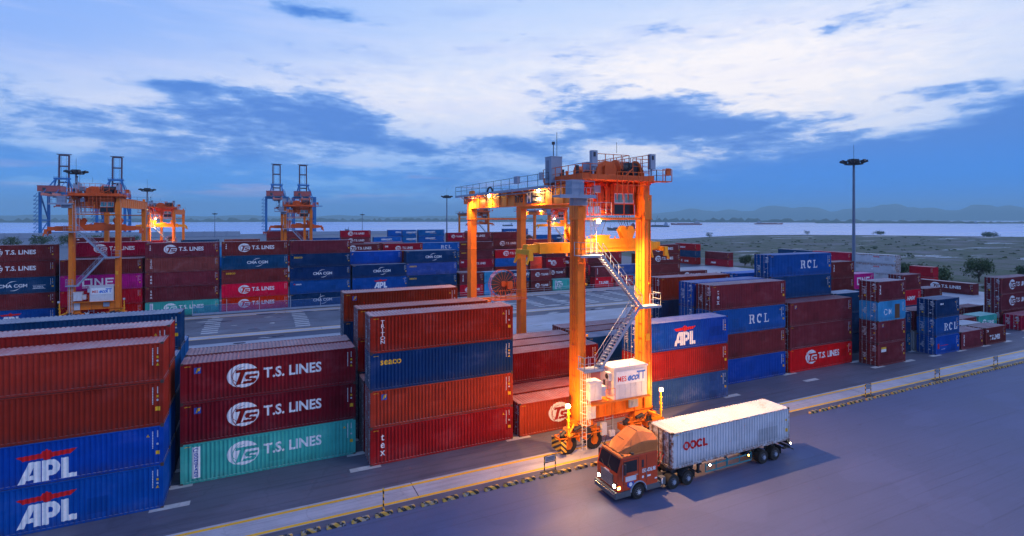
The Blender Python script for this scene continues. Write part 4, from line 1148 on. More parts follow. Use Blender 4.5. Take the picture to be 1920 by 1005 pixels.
    for zz in (19.6, 20.3, 21.0): b.tube((-2.3, .2, zz), (.4, .2, zz), .035, 4); b.tube((-2.3, 1.2, zz), (.4, 1.2, zz), .035, 4)
    b.box(-2.35, .15, 19.45, .45, 1.3, 19.52)
    b.box(-1.3, .4, 20.5, -.5, 1.0, 21.6); b.box(-.2, .6, 20.2, .35, 1.1, 21.9)
    b.beam((-2.3, .2, 21.0), (-1.0, .2, 22.2), .06, .06); b.beam((-.9, 1.3, 20.4), (.4, 1.3, 22.3), .1, .1)
    b.box(-1.9, .9, 21.3, .45, 1.6, 22.2)
    b.build('cab_access_frame', [M['dorange']], root)
    b = MB()
    for x in (-2.05, -1.55): b.tube((x, -.15, 19.5), (x, -.15, 21.6), .03, 5)
    for k in range(4):
        zz = 19.6 + k * .42; b.tube((-2.05, -.15, zz), (-1.55, -.15, zz), .02, 4)
    b.rail([(-3.0, -.4, 19.3), (-.3, -.4, 19.3)], 1.2, .03, .5)
    b.box(-2.1, -.55, 21.3, -1.5, -.1, 21.9)
    b.build('access_ladder', [G], root)
    # grey platform with cabinet at the top of the left near leg
    b = MB(); b.box(-6.2, -2.0, 20.82, -3.0, -.72, 20.98); b.box(-6.25, -2.05, 20.74, -2.95, -1.95, 21.02); b.box(-4.6, -1.2, 20.2, -3.2, -.7, 20.82)
    b.rail([(-3.05, -1.95, 21.0), (-6.15, -1.95, 21.0), (-6.15, -.3, 21.0)], 1.1, .03, 1.0)
    b.build('upper_platform', [G], root)
    b = MB(); b.box(-5.05, -1.75, 20.98, -3.9, -.85, 22.15); b.box(-5.08, -1.78, 22.15, -3.87, -.82, 22.2); b.build('control_cabinet', [G], root)
    # ladders and stairs on the near side
    def ladder(b, x, y, za, zb, wd=.42, cage=True):
        for s in (-1, 1): b.tube((x + s * wd / 2, y, za), (x + s * wd / 2, y, zb), .026, 5)
        k = int((zb - za) / .3)
        for i in range(k): b.tube((x - wd / 2, y, za + .2 + i * .3), (x + wd / 2, y, za + .2 + i * .3), .014, 4)
        if cage:
            zz = za + 2.2
            while zz < zb + .8:
                pr_ = None
                for i in range(9):
                    t = math.pi * i / 8; p = (x + .38 * math.cos(t), y - .68 * math.sin(t), zz)
                    if pr_: b.tube(pr_, p, .018, 4)
                    pr_ = p
                zz += .9
            for i in (0, 2, 4, 6, 8):
                t = math.pi * i / 8; b.tube((x + .38 * math.cos(t), y - .68 * math.sin(t), za + 2.2), (x + .38 * math.cos(t), y - .68 * math.sin(t), min(zb + .9, zz)), .014, 4)
    b = MB(); ladder(b, -3.35, -.95, .45, 7.1); b.build('caged_ladder', [M['lgrey']], root)
    b = MB(); ladder(b, -2.9, -.85, 16.3, 21.6, cage=False); ladder(b, -2.35, -.85, 16.3, 19.2, cage=True); b.build('caged_ladder', [M['lgrey']], root)
    def landing(x0, x1, y0_, y1_, z_, rails):
        b = MB(); b.box(x0, y0_, z_ - .06, x1, y1_, z_); b.box(x0 - .02, y0_ - .03, z_ - .16, x1 + .02, y0_, z_ + .02)
        for pts in rails: b.rail([(p[0], p[1], z_) for p in pts], 1.05, .028, .9)
        b.build('stair_landing', [G], root)
    landing(-4.2, -2.0, -1.75, -.72, 16.2, [[(-2.9, -1.72), (-4.17, -1.72), (-4.17, -.75)]])
    landing(1.5, 3.9, -1.75, -.72, 11.75, [[(2.7, -1.72), (3.87, -1.72), (3.87, -.75)]])
    landing(-3.9, -2.0, -1.75, -.72, 7.05, [[(-3.9, -.95), (-3.87, -1.72), (-2.9, -1.72)]])
    def stair(xa, za, xb, zb, ya, yb):
        b = MB(); d = Vector((xb - xa, 0, zb - za)); n = int(abs(zb - za) / .22)
        for y in (ya, yb): b.beam((xa, y, za - .05), (xb, y, zb - .05), .05, .24)
        for i in range(1, n):
            x = xa + (xb - xa) * i / n; z_ = za + (zb - za) * i / n; b.box(x - .13, ya, z_ - .02, x + .13, yb, z_ + .015)
        for y in (ya, yb): b.rail([(xa, y, za + .02), (xb, y, zb + .02)], .95, .024, 1.3)
        b.build('stair_flight', [G], root)
    stair(-2.1, 16.2, 1.9, 11.75, -1.70, -1.0); stair(1.6, 11.75, -2.3, 7.05, -1.70, -1.0)
    b = MB()
    for x, yy, s in ((-3.79, -.2, 1), (-3.79, .15, 1), (2.99, -.25, 1), (2.99, .1, 1)): b.tube((x, yy, 4.2), (x, yy, 20.3), .028, 5)
    for x, yy in ((-3.1, -.665), (3.66, -.66), (3.3, -.665)): b.tube((x, yy - .02, 4.2), (x, yy + .04, 19.0), .025, 5)
    for k in range(12): b.box(-3.82, -.3, 5 + k * 1.25, -3.78, .25, 5.06 + k * 1.25); b.box(2.95, -.35, 5 + k * 1.25, 2.99, .2, 5.06 + k * 1.25)
    b.build('conduit', [M['dorange']], root)
    b = MB()
    for x, yy, zz in ((-3.0, -.72, 13.8), (3.5, -.72, 13.5), (3.5, -.72, 6.6), (-2.9, -.72, 9.6)): b.tube((x, yy, zz), (x, yy + .08, zz), .1, 8)
    b.box(3.1, -.76, 8.6, 3.5, -.68, 9.2); b.build('beacon', [M['cyel']], root)
    # power pack and cabinets on the sill beam
    b = MB(); b.box(-.60, -1.15, 4.08, 2.85, .75, 6.62); b.box(-.66, -1.22, 6.62, 2.92, .82, 6.74)
    for k in range(6): b.box(-.60 + k * .575, -1.162, 4.1, -.588 + k * .575, -1.15, 6.6)
    for x in (-.3, 1.2, 2.6): b.tube((x, -.9, 6.74), (x, -.9, 6.92), .03, 5)
    eh = b.build('power_pack', [M['lgrey']], root)
    b = MB(); b.box(-.63, -.25, 4.2, -.605, .35, 6.3); b.box(-.655, .05, 5.1, -.63, .25, 5.5, 1); b.build('door', [M['lgrey'], M['dark']], eh)
    b = MB(); b.box(-.35, -1.19, 5.35, 2.55, -1.165, 6.4); sg = b.build('sign_board', [M['white']], eh)
    a = Art(); a.text('MES', 0, 0, .62, 0, .85, .008); a.text('eco', 1.0, 0, .84, 1, .9, .03, .35); a.text('TT', 2.0, 0, 1.0, 1, .72, .03)
    me = a.mesh(12, [M['redp'], mat('sign_blue_paint', (0.01, 0.14, 0.55), 0.5)], False); o = bpy.data.objects.new('lettering', me); COL.objects.link(o); o.parent = sg; o.location = (-.25, -1.196, 5.58)
    b = MB(); b.box(-.95, -.95, 5.7, -.61, -.35, 6.35); b.tube((-.96, -.65, 6.03), (-.93, -.65, 6.03), .22, 12, 1); b.build('air_conditioner', [M['lgrey'], M['dark']], root)
    b = MB(); b.box(-2.95, -1.1, 4.35, -1.75, -.05, 5.75); b.box(-3.0, -1.15, 5.75, -1.70, 0, 5.83); b.tube((-1.65, -.5, 5.05), (-1.5, -.5, 5.05), .3, 12, 1); b.box(-1.74, -.9, 4.5, -1.2, -.2, 5.3)
    b.build('generator_cabinet', [M['lgrey'], M['dark']], root)
    b = MB(); b.box(-3.0, -1.5, 4.07, 3.0, -.62, 4.13); b.rail([(-1.6, -1.47, 4.13), (-.7, -1.47, 4.13)], 1.1, .025, .8); b.build('sill_walkway', [O], root)
    b = MB(); b.box(1.3, -.80, 3.1, 2.2, -.62, 3.85); b.box(-2.95, -.74, 2.75, -2.1, -.62, 3.95, 1); b.tube((1.75, -.81, 3.45), (1.75, -.83, 3.45), .2, 12)
    b.build('switch_box', [M['grey'], M['lgrey']], root)
    b = MB()
    for x in (-.95, -.15): b.tube((x, -.4, .9), (x, -.4, 2.75), .035, 5)
    for zz in (1.0, 1.7, 2.4): b.tube((-.95, -.4, zz), (-.15, -.4, zz), .03, 5)
    b.box(-1.35, -.55, 1.1, -.85, -.3, 2.1, 1); b.box(-.55, -.6, .9, -.05, -.3, 1.35, 1)
    pts = [(-1.1 + .25 * math.cos(math.pi + math.pi * i / 8), -.45, 1.1 - .7 * math.sin(math.pi * i / 8)) for i in range(9)]
    for p, q in zip(pts, pts[1:]): b.tube(p, q, .03, 5, 2)
    b.tube((-.4, -.65, 3.9), (-.45, -.6, 1.3), .015, 4, 2)
    b.build('cable_bracket', [G, M['lgrey'], M['dark']], root)
    # bogies and wheels
    for yy in (0.0, SP):
        for sx in (-1, 1):
            cx = sx * 3.15
            b = MB(); b.box(cx - 1.0, yy - .4, 2.05, cx + 1.0, yy + .4, 2.72); b.prism([(cx - 1.35, 1.55), (cx + 1.35, 1.55), (cx + 1.0, 2.4), (cx - 1.0, 2.4)], yy - .32, yy + .32)
            for q in (-1.25, 1.25): b.tube((cx + q, yy, 1.5), (cx + q, yy, 2.05), .36, 12); b.box(cx + q - .42, yy - .42, 1.62, cx + q + .42, yy + .42, 1.7)
            b.build('bogie', [O], root)
            for q in (-1.25, 1.25):
                wx = cx + q; b = MB()
                n = 26; rr = .77
                b.tube((wx, yy - .24, rr), (wx, yy + .24, rr), rr, n, 0); b.tube((wx, yy - .27, rr), (wx, yy + .27, rr), rr * .86, n, 0)
                b.tube((wx, yy - .285, rr), (wx, yy + .285, rr), .36, 16, 1)
                for i in range(n): t = 2 * math.pi * i / n; b.beam((wx + rr * math.cos(t), yy - .23, rr + rr * math.sin(t)), (wx + rr * math.cos(t), yy + .23, rr + rr * math.sin(t)), .05, .05, 0)
                b.build('wheel', [M['rubber'], O], root)
                b = MB(); 
                for s in (-.36, .29): b.box(wx - .17, yy + s, .45, wx + .17, yy + s + .07, 1.62)
                b.box(wx - .95, yy - .46, .95, wx - .90, yy + .46, 1.5); b.box(wx + .90, yy - .46, .95, wx + .95, yy + .46, 1.5)
                for s in (-.48, .44): b.beam((wx - .9, yy + s, 1.47), (wx + .9, yy + s, 1.47), .05, .07); b.beam((wx - .9, yy + s, 1.0), (wx - .2, yy + s, 1.47), .04, .05)
                b.build('wheel_fork', [O], root)
            b = MB(); b.box(cx + .35, yy - .5, 1.1, cx + .75, yy + .1, 1.9); b.tube((cx - .9, yy - .46, 2.0), (cx - .2, yy - .46, 2.2), .16, 8); b.tube((cx - 1.9, yy - .1, 1.55), (cx - 1.3, yy - .1, 1.95), .2, 8)
            for k in range(6): b.tube((cx + random.uniform(-1.2, 1.2), yy - .5, random.uniform(1.5, 2.3)), (cx + random.uniform(-1.4, 1.4), yy - .45, random.uniform(1.4, 2.8)), .035, 5)
            b.build('drive_motor', [M['dark']], root)
    b = MB(); b.box(-5.42, -.75, .45, -5.38, .75, 1.35); b.box(-5.38, -.75, .45, -4.9, -.72, 1.35); b.build('hazard_plate', [M['haz']], root)
    # floodlight posts beside the bogies
    for x, s in ((-4.9, -1), (4.45, 1)):
        b = MB(); b.tube((x, -1.05, 1.9), (x, -1.05, 4.15), .07, 6); b.tube((x, -1.05, 2.0), (x - s * .9, -.4, 2.4), .08, 6)
        for k in range(3): b.box(x - .1, -1.16, 2.5 + k * .55, x + .08, -.98, 2.62 + k * .55)
        b.tube((x + .14, -1.0, 1.9), (x + .05, -1.0, 3.9), .03, 5); b.beam((x - .2, -1.1, 3.3), (x + .2, -1.0, 2.7), .05, .05)
        b.beam((x, -1.05, 1.9), (x - s * .6, -.6, 1.75), .2, .2)
        b.build('lamp_post', [M['cyel']], root)
    lm = M['lamps'] if lit else M['lampoff']
    spots = [(-5.0, -1.15, 4.3), (4.45, -1.15, 4.3), (-1.6, -.45, 18.95), (-4.0, 5.6, 21.68), (-4.0, 17.2, 21.68), (-3.3, 23.3, 21.6)]
    for i, (x, y, zz) in enumerate(spots):
        b = MB(); sheave(b, (x, y, zz), .15 if i in (0, 2) else .13, .12, 0); b.box(x - .17, y + .06, zz - .17, x + .17, y + .2, zz + .17, 1)
        b.build('floodlight', [lm, M['grey']], root)
    # spreader, head block and ropes
    b = MB(); yc = 1.9
    b.box(-6.2, yc - .55, 16.25, 5.6, yc - .33, 17.05); b.box(-6.2, yc + .33, 16.25, 5.6, yc + .55, 17.05); b.box(-6.2, yc - .55, 17.05, 5.6, yc + .55, 17.1)
    b.box(-7.3, yc - .4, 16.35, -6.2, yc + .4, 17.0); b.box(5.6, yc - .4, 16.35, 6.6, yc + .4, 17.0)
    b.box(-7.55, yc - 1.2, 16.2, -7.15, yc + 1.2, 16.6); b.box(6.45, yc - 1.2, 16.2, 6.85, yc + 1.2, 16.6)
    for x in (-7.35, 6.65):
        for y in (yc - 1.2, yc + 1.0): b.box(x - .22, y, 15.75, x + .22, y + .2, 16.2); b.beam((x, y + .1, 16.4), (x + (.35 if x > 0 else -.35), y + .1, 15.45), .18, .16)
    b.prism([(-2.0, 17.1), (-1.6, 17.4), (4.2, 17.4), (4.5, 17.1), (4.35, 16.1), (4.1, 16.1), (4.1, 16.6), (-2.0, 16.6)], yc - .62, yc - .56)
    for x in (-5.5, -4.2, 4.9): b.box(x, yc - .57, 16.5, x + .25, yc - .55, 16.85)
    b.build('spreader', [M['cyel']], root)
    b = MB(); b.box(-2.6, yc - .35, 17.1, 3.6, yc + .35, 17.32); b.box(-.6, yc - .4, 17.3, .9, yc + .4, 17.62); b.box(-.7, yc - .42, 17.62, 1.0, yc + .42, 17.7)
    for x in (-2.6, 2.9):
        b.prism([(x - .75, 18.2), (x + .95, 18.2), (x + .55, 17.3), (x + .35, 17.12), (x - .15, 17.12), (x - .35, 17.3)], yc - .32, yc - .26)
        b.prism([(x - .75, 18.2), (x + .95, 18.2), (x + .55, 17.3), (x + .35, 17.12), (x - .15, 17.12), (x - .35, 17.3)], yc + .26, yc + .32)
        for q in (-.32, .5): sheave(b, (x + q, yc, 18.2), .32, .45)
    for k in range(8): b.tube((-2.2 + k * .75, yc - .2, 17.3), (-1.8 + k * .75, yc + .2, 17.55), .06, 5)
    b.build('head_block', [M['cyel']], root)
    b = MB()
    for (xa, xb) in ((-2.9, -2.3), (-2.3, -3.0), (2.6, .4), (3.2, 1.4), (3.35, 3.0), (2.6, 3.2)):
        for y in (yc - .15, yc + .15): b.tube((xa, y, 18.3), (xb, y, 22.3), .018, 4)
    b.tube((.3, yc, 17.7), (2.0, yc, 22.2), .02, 4); b.tube((-.3, yc, 17.7), (-1.4, yc, 22.2), .02, 4)
    b.build('hoist_rope', [M['dark']], root)
    # cable reel on the far side with its platform
    yr = 22.2
    b = MB(); b.tube((-.1, yr - .28, 11.2), (-.1, yr + .1, 11.2), 1.45, 30, 0)
    b.build('cable_drum', [M['dark']], root)
    b = MB(); rim = []
    for i in range(36): t = 2 * math.pi * i / 36; rim.append((-.1 + 1.75 * math.cos(t), yr - .34, 11.2 + 1.75 * math.sin(t)))
    for p, q in zip(rim, rim[1:] + rim[:1]):
        b.tube(p, q, .03, 5); b.tube((p[0], p[1] + .5, p[2]), (q[0], q[1] + .5, q[2]), .03, 5)
    for i in range(0, 36, 2): b.beam((-.1, yr - .36, 11.2), rim[i], .022, .03)
    b.tube((-.1, yr - .5, 11.2), (-.1, yr + .3, 11.2), .34, 14); b.box(.25, yr - .95, 10.6, .85, yr - .45, 11.5)
    b.build('cable_reel', [M['dorange']], root)
    b = MB(); b.box(-1.7, yr - 1.3, 9.30, 2.7, yr + .4, 9.4); b.rail([(-1.65, yr - .2, 9.4), (-1.65, yr - 1.27, 9.4), (2.6, yr - 1.27, 9.4)], 1.1, .03, .75)
    ladder(b, 2.1, yr - .9, .6, 9.3); b.build('reel_platform', [M['dorange']], root)
    b = MB(); b.box(-3.05, SP - .4, 9.0, 3.05, SP + .1, 9.35); b.box(-3.0, yr - .2, 9.05, -1.7, SP - .4, 9.25); b.build('reel_beam', [O], root)
    if lit:
        lamp_light('lamp_light', (-5.7, -2.2, 4.35), 1500, SOD, root, .15)
        lamp_light('lamp_light', (5.4, -2.2, 4.1), 1300, SOD, root, .15)
        lamp_light('lamp_light', (-1.6, -.9, 18.75), 31000, (1.0, 0.50, 0.17), root, .15, 128, (5.5, -8.0, 0))
        lamp_light('lamp_light', (-1.5, .2, 18.7), 900, (1.0, 0.52, 0.16), root, .15)
        lamp_light('lamp_light', (-4.2, 5.6, 21.5), 2600, SOD, root, .15, 150, (-4.0, 5.6, 0))
        lamp_light('lamp_light', (-4.2, 17.2, 21.5), 2600, SOD, root, .15, 150, (-4.0, 17.2, 0))
        lamp_light('lamp_light', (-4.4, 23.0, 21.5), 3500, SOD, root, .15, 160, (-3.6, 23.0, 0))
        lamp_light('lamp_light', (-4.5, 5.6, 21.3), 160, SOD, root, .15)
        lamp_light('lamp_light', (-4.5, 21.0, 21.3), 200, SOD, root, .15)
    return root
hero = make_rtg('nearest orange gantry crane with lit lamps and a white power pack above its wheels', True)
hero.location = (27.05, -4.5, 0)
CR = [((-26.9, 78.0), 'orange gantry crane at left standing behind the blue container roofs, lamps off', False),
      ((-28.7, 163.0), 'small lit orange gantry crane right of the large left one', True),
      ((10.0, 121.0), 'orange gantry crane in front of the two middle blue quay cranes', False),
      ((100.5, 204.0), 'distant unlit orange gantry crane seen between the near crane legs', False),
      ((96.0, 122.0), 'lit distant orange gantry crane seen under the near crane girder', True)]
for (x, y), lab, lit in CR:
    r = clone_tree(hero); r['label'] = lab; r.location = (x, y, 0)
    r.scale = (1, 1, 1.045 if y < 100 else 1.02)
    for ch in list(r.children):
        if not lit and ch.name.split('.')[0] in ('spreader', 'head_block'):
            ch.material_slots[0].link = 'OBJECT'; ch.material_slots[0].material = M['dorange']
        if ch.type == 'LIGHT':
            if not lit: bpy.data.objects.remove(ch)
        elif ch.name.startswith('floodlight') and not lit:
            ch.material_slots[0].link = 'OBJECT'; ch.material_slots[0].material = M['lampoff']
        elif ch.name.startswith('lettering') or ch.name.startswith('name_board'):
            bpy.data.objects.remove(ch)

# ------------------------------------------------------------------ truck with container on a skeletal trailer (heading -X)
def make_wheel(name, parent, x, y, r, wd, hub, rim_m, mirror=False):
    b = MB(); n = 26
    b.tube((x, y, r), (x, y + wd, r), r, n, 0)
    b.tube((x, y - .012, r), (x, y, r), r * .93, n, 0, r2=r * .98)
    o = b.build(name, [M['rubber']], parent)
    b = MB(); yy = y - .02
    b.tube((x, yy, r), (x, yy + .03, r), r * .56, 20, 0); b.tube((x, yy - .03, r), (x, yy, r), r * .50, 20, 1, r2=r * .56)
    b.tube((x, yy - .10, r), (x, yy - .02, r), hub, 12, 0)
    for i in range(8): t = math.pi * i / 4; b.tube((x + r * .36 * math.cos(t), yy - .05, r + r * .36 * math.sin(t)), (x + r * .36 * math.cos(t), yy - .02, r + r * .36 * math.sin(t)), .025, 6, 0)
    b.build('rim', rim_m, o)
    return o
tk = empty('semi_truck', (24.0, -11.45, 0), 0, 'orange red semi truck with lit headlights hauling a skeletal trailer', 'truck')
tk_o = Vector((24.0, -11.45, 0))
def T(b, name, mats, parent=None, bevel=0.0):
    """builder in world metres; shift to the truck's own frame"""
    b.v = [(p[0] - tk_o.x, p[1] - tk_o.y, p[2]) for p in b.v]
    return b.build(name, mats, parent or tk, bevel=bevel)
YN, YF = -12.66, -10.24
RED = M['truck']
b = MB()
# cab shell: side outline extruded over the width, front leaning back a little
b.prism([(21.62, .78), (22.72, .78), (22.78, .95), (22.95, 1.12), (23.33, 1.2), (23.71, 1.12), (23.9, .95), (23.95, .78), (25.02, .78), (25.02, 3.02), (22.0, 3.02), (21.62, 1.92)], YN, YF)
cabb = T(b, 'cab', [RED], bevel=0.05)
b = MB(); b.prism([(21.98, 3.02), (25.0, 3.02), (25.0, 3.12), (22.1, 3.10)], YN + .03, YF - .03); T(b, 'roof', [M['fairing']], cabb, bevel=.03)
# windscreen, set proud of the leaning front
b = MB(); nx, nz = -.945, .327
def fr(y, s, o=0.012): return (21.62 + .38 * s + nx * o, y, 1.92 + 1.10 * s + nz * o)
b.hexa([fr(YN + .12, .10), fr(YF - .12, .10), fr(YF - .12, .86), fr(YN + .12, .86)], [fr(YN + .12, .10, .004), fr(YF - .12, .10, .004), fr(YF - .12, .86, .004), fr(YN + .12, .86, .004)])
T(b, 'windscreen', [M['dglass']], cabb)
b = MB(); b.beam(fr((YN + YF) / 2, .08, .02), fr((YN + YF) / 2, .86, .02), .05, .02)
b.beam(fr(YN + .7, .05, .03), fr(YN + 1.2, .3, .03), .03, .02); b.beam(fr(YF - .9, .05, .03), fr(YF - .4, .3, .03), .03, .02)
b.beam(fr(YN + .1, .93, .02), fr(YF - .1, .93, .02), .06, .05); T(b, 'wiper', [M['dark']], cabb)
# side windows, doors, handles on both sides
for yy, s in ((YN, -1), (YF, 1)):
    def ys(o): return yy + s * o
    b = MB(); b.prism([(22.32, 1.98), (23.22, 1.98), (23.22, 2.74), (22.12, 2.74)] if s < 0 else [(22.32, 1.98), (23.22, 1.98), (23.22, 2.74), (22.12, 2.74)], min(ys(.006), ys(.016)), max(ys(.006), ys(.016))); T(b, 'window', [M['dglass']], cabb)
    b = MB()
    for a, c in (((22.08, .98), (22.08, 2.86)), ((22.08, 2.86), (23.34, 2.86)), ((23.34, 2.86), (23.34, 1.3)), ((22.08, 1.3), (22.6, 1.0))): b.beam((a[0], ys(.006), a[1]), (c[0], ys(.006), c[1]), .012, .02)
    for a, c in (((24.05, 1.0), (24.05, 2.9)), ): b.beam((a[0], ys(.006), a[1]), (c[0], ys(.006), c[1]), .012, .02)
    b.box(23.62, min(ys(.004), ys(.012)), 2.1, 23.8, max(ys(.004), ys(.012)), 2.62); T(b, 'panel_seam', [M['dark']], cabb)
    b = MB(); b.box(23.05, min(ys(.01), ys(.05)), 1.72, 23.28, max(ys(.01), ys(.05)), 1.77); T(b, 'handle', [M['chrome']], cabb)
    b = MB(); b.box(22.25, min(ys(.004), ys(.012)), 1.38, 23.15, max(ys(.004), ys(.012)), 1.72); T(b, 'white_panel', [M['lgrey']], cabb)
    b = MB(); b.prism([(22.4, 1.32), (22.95, 1.32), (22.95, 1.05), (22.68, .88), (22.4, 1.05)], min(ys(.004), ys(.012)), max(ys(.004), ys(.012))); b.tube((22.68, ys(.012), 1.15), (22.68, ys(.016), 1.15), .14, 14, 1); T(b, 'door_badge', [M['bluep'], M['white']], cabb)
    b = MB(); b.box(21.95, min(ys(.22), ys(.3)), 2.0, 22.12, max(ys(.22), ys(.3)), 2.72); b.tube((22.1, ys(.0), 2.66), (22.05, ys(.28), 2.66), .02, 5); b.tube((22.1, ys(.0), 2.05), (22.05, ys(.28), 2.05), .02, 5); T(b, 'mirror', [M['dark']], cabb)
    b = MB()
    for i in range(10):
        t0 = math.pi * i / 10; t1 = math.pi * (i + 1) / 10
        b.beam((23.33 + .66 * math.cos(t0), ys(-.06), .62 + .62 * math.sin(t0)), (23.33 + .66 * math.cos(t1), ys(-.06), .62 + .62 * math.sin(t1)), .26, .06)
    T(b, 'mudguard', [M['grey']], cabb)
    b = MB(); b.box(24.0, min(ys(-.35), ys(.0)), .42, 25.3, max(ys(-.35), ys(.0)), .80); b.box(25.3, min(ys(-.4), ys(-.02)), .5, 25.75, max(ys(-.4), ys(-.02)), 1.02); b.tube((25.4, ys(-.0), .80), (25.42, ys(.03), .80), .18, 12, 1); T(b, 'fuel_tank', [M['gunmetal'], M['lgrey']], None, bevel=.03)
a = Art(); a.text('15C-036.98', 0, 0, .36, 0, .70, .012)
me = a.mesh(12, [M['white']], False); o = bpy.data.objects.new('plate_number', me); COL.objects.link(o); o.parent = cabb; o.location = (23.62 - 24.0, YN + 11.45 - .012, 1.74)
b = MB(); b.tube((23.72, YN - .01, 1.45), (23.72, YN - .016, 1.45), .09, 12); b.box(24.1, YN - .012, 1.38, 24.4, YN - .004, 1.5); b.box(24.75, YN - .012, 1.1, 24.95, YN - .004, 1.2); T(b, 'sticker', [M['white']], cabb)
# front: grille, bumper, lamps
b = MB()
for k in range(9): b.box(21.575, YN + .55, 1.02 + k * .09, 21.60, YF - .55, 1.065 + k * .09, 0)
for k in range(11): y = YN + .6 + k * (YF - YN - 1.2) / 10; b.box(21.57, y - .012, 1.0, 21.578, y + .012, 1.80, 0)
b.box(21.56, YN + .50, .97, 21.61, YF - .50, 1.01, 0); b.box(21.56, YN + .50, 1.80, 21.61, YF - .50, 1.84, 0); b.box(21.60, YN + .52, 1.0, 21.618, YF - .52, 1.80, 1)
T(b, 'grille', [M['chrome'], M['dark']], cabb)
b = MB(); b.box(21.42, YN - .02, .38, 21.62, YF + .02, .80); b.box(21.62, YN - .02, .38, 22.7, YN + .25, .76); b.box(21.62, YF - .25, .38, 22.7, YF + .02, .76); b.box(21.40, YN + .1, .62, 21.42, YF - .1, .70, 1)
T(b, 'bumper', [M['gunmetal'], M['chrome']], None, bevel=.04)
for y in (YN + .30, YF - .30):
    b = MB(); b.tube((21.56, y, 1.12), (21.60, y, 1.12), .14, 16, 0); b.tube((21.54, y, 1.12), (21.56, y, 1.12), .115, 16, 1); b.box(21.58, y - .2, .95, 21.616, y + .2, 1.3, 2)
    T(b, 'headlight', [M['chrome'], M['lampw'], M['dark']], None)
b = MB(); b.box(21.6, YN - .03, 1.0, 21.8, YN - .005, 1.16); T(b, 'indicator', [M['lampo']], None)
b = MB(); b.tube((21.58, YN + .9, 1.88), (21.58, YF - .9, 1.88), .02, 5); b.box(21.585, YN + 1.0, 1.86, 21.6, YF - 1.0, 1.93); T(b, 'badge_bar', [M['lgrey']], cabb)
# roof fairing
def loft(rings, closed=True):
    b = MB(); n = len(rings[0]); vs = [p for r_ in rings for p in r_]; fs = []
    for i in range(len(rings) - 1):
        for j in range(n - 1): fs.append((i * n + j, i * n + j + 1, (i + 1) * n + j + 1, (i + 1) * n + j))
    b.add(vs, fs, 0, True); b.add(rings[0], [tuple(range(n))]); b.add(rings[-1], [tuple(range(n))[::-1]]); return b
ym = (YN + YF) / 2
rings = []
for x, lo, sh, zs, tp, zt_ in ((22.12, .62, .58, 3.16, .50, 3.20), (22.55, .92, .80, 3.44, .66, 3.56), (23.1, 1.04, .96, 3.62, .62, 3.98), (23.7, 1.10, 1.05, 3.78, .56, 4.36), (24.2, 1.13, 1.10, 3.80, .60, 4.34), (25.05, 1.17, 1.15, 3.74, .74, 4.08)):
    rings.append([(x, ym - lo, 3.11), (x, ym - sh - .03, zs - .12), (x, ym - sh, zs), (x, ym - tp, zt_ - .05), (x + .02, ym - tp * .5, zt_), (x + .02, ym + tp * .5, zt_), (x, ym + tp, zt_ - .05), (x, ym + sh, zs), (x, ym + sh + .03, zs - .12), (x, ym + lo, 3.11)])
fb = loft(rings); fb.sm = [False] * len(fb.sm)
T(fb, 'roof_fairing', [M['fairing']], bevel=.02)
b = MB(); b.beam((22.9, ym - .9, 3.62), (23.4, ym - .5, 4.12), .02, .02); b.beam((22.8, ym - .3, 3.82), (22.8, ym + .5, 3.82), .02, .03); b.beam((23.75, ym - 1.04, 3.15), (23.75, ym - 1.07, 3.76), .03, .03); b.beam((23.72, ym - .6, 4.37), (23.72, ym + .6, 4.37), .03, .03); T(b, 'fairing_seam', [M['dark']])
b = MB(); b.tube((22.9, YN + .1, 3.12), (22.9, YN + .1, 3.22), .12, 10); T(b, 'roof_lamp', [M['dark']], cabb)
# chassis, catwalk and trailer
b = MB()
for y in (-11.95, -10.95): b.box(22.4, y - .07, .72, 28.9, y + .07, .98)
for x in (25.6, 26.9, 28.2): b.box(x, -11.88, .75, x + .12, -11.02, .95)
b.box(26.4, -12.0, .98, 28.2, -10.9, 1.12); b.box(25.1, -12.2, .95, 25.9, -10.7, 1.02)
b.tube((25.25, -10.6, 1.0), (25.25, -10.6, 3.4), .08, 8); b.box(25.06, -12.5, 1.0, 25.14, -10.4, 2.6)
T(b, 'chassis', [M['dark']])
tr_ = MB()
for y in (-12.05, -10.85): tr_.box(26.2, y - .08, 1.10, 38.6, y + .08, 1.36)
for x in (26.3, 29.0, 31.5, 34.0, 36.5, 38.35): tr_.box(x, -12.62, 1.2, x + .16, -10.28, 1.352)
tr_.box(38.5, -12.62, .95, 38.62, -10.28, 1.355); tr_.box(29.2, -12.2, .5, 29.35, -12.05, 1.1); tr_.box(29.2, -10.85, .5, 29.35, -10.7, 1.1); tr_.box(29.1, -12.3, .42, 29.45, -11.95, .5)
for x in (35.0, 36.4, 37.3): tr_.prism([(x, 1.1), (x + .3, 1.1), (x + .22, .72), (x + .05, .72)], -12.1, -11.98)
for i in range(26): tr_.tube((26.7 + i * .45, -12.16, 1.08), (27.1 + i * .45, -12.16, 1.08 - .03 * (i % 2)), .02, 4)
T(tr_, 'trailer_frame', [M['dark']])
b = MB()
for x0_, x1_ in ((29.6, 31.7), (31.8, 34.3)):
    for z_ in (.52, .98): b.beam((x0_, -12.55, z_), (x1_, -12.55, z_), .04, .09)
    for x in (x0_, (x0_ + x1_) / 2, x1_): b.beam((x, -12.55, .5), (x, -12.55, 1.15), .05, .06)
T(b, 'side_guard', [mat('teal_rail_paint', (0.03, 0.22, 0.28), 0.5)])
b = MB(); b.box(38.62, -12.6, .6, 38.72, -10.3, .8); b.box(38.0, -12.55, .62, 38.62, -12.3, .7); b.tube((38.5, -12.4, .75), (39.1, -12.6, .45), .05, 5); T(b, 'rear_bumper', [M['dark']])
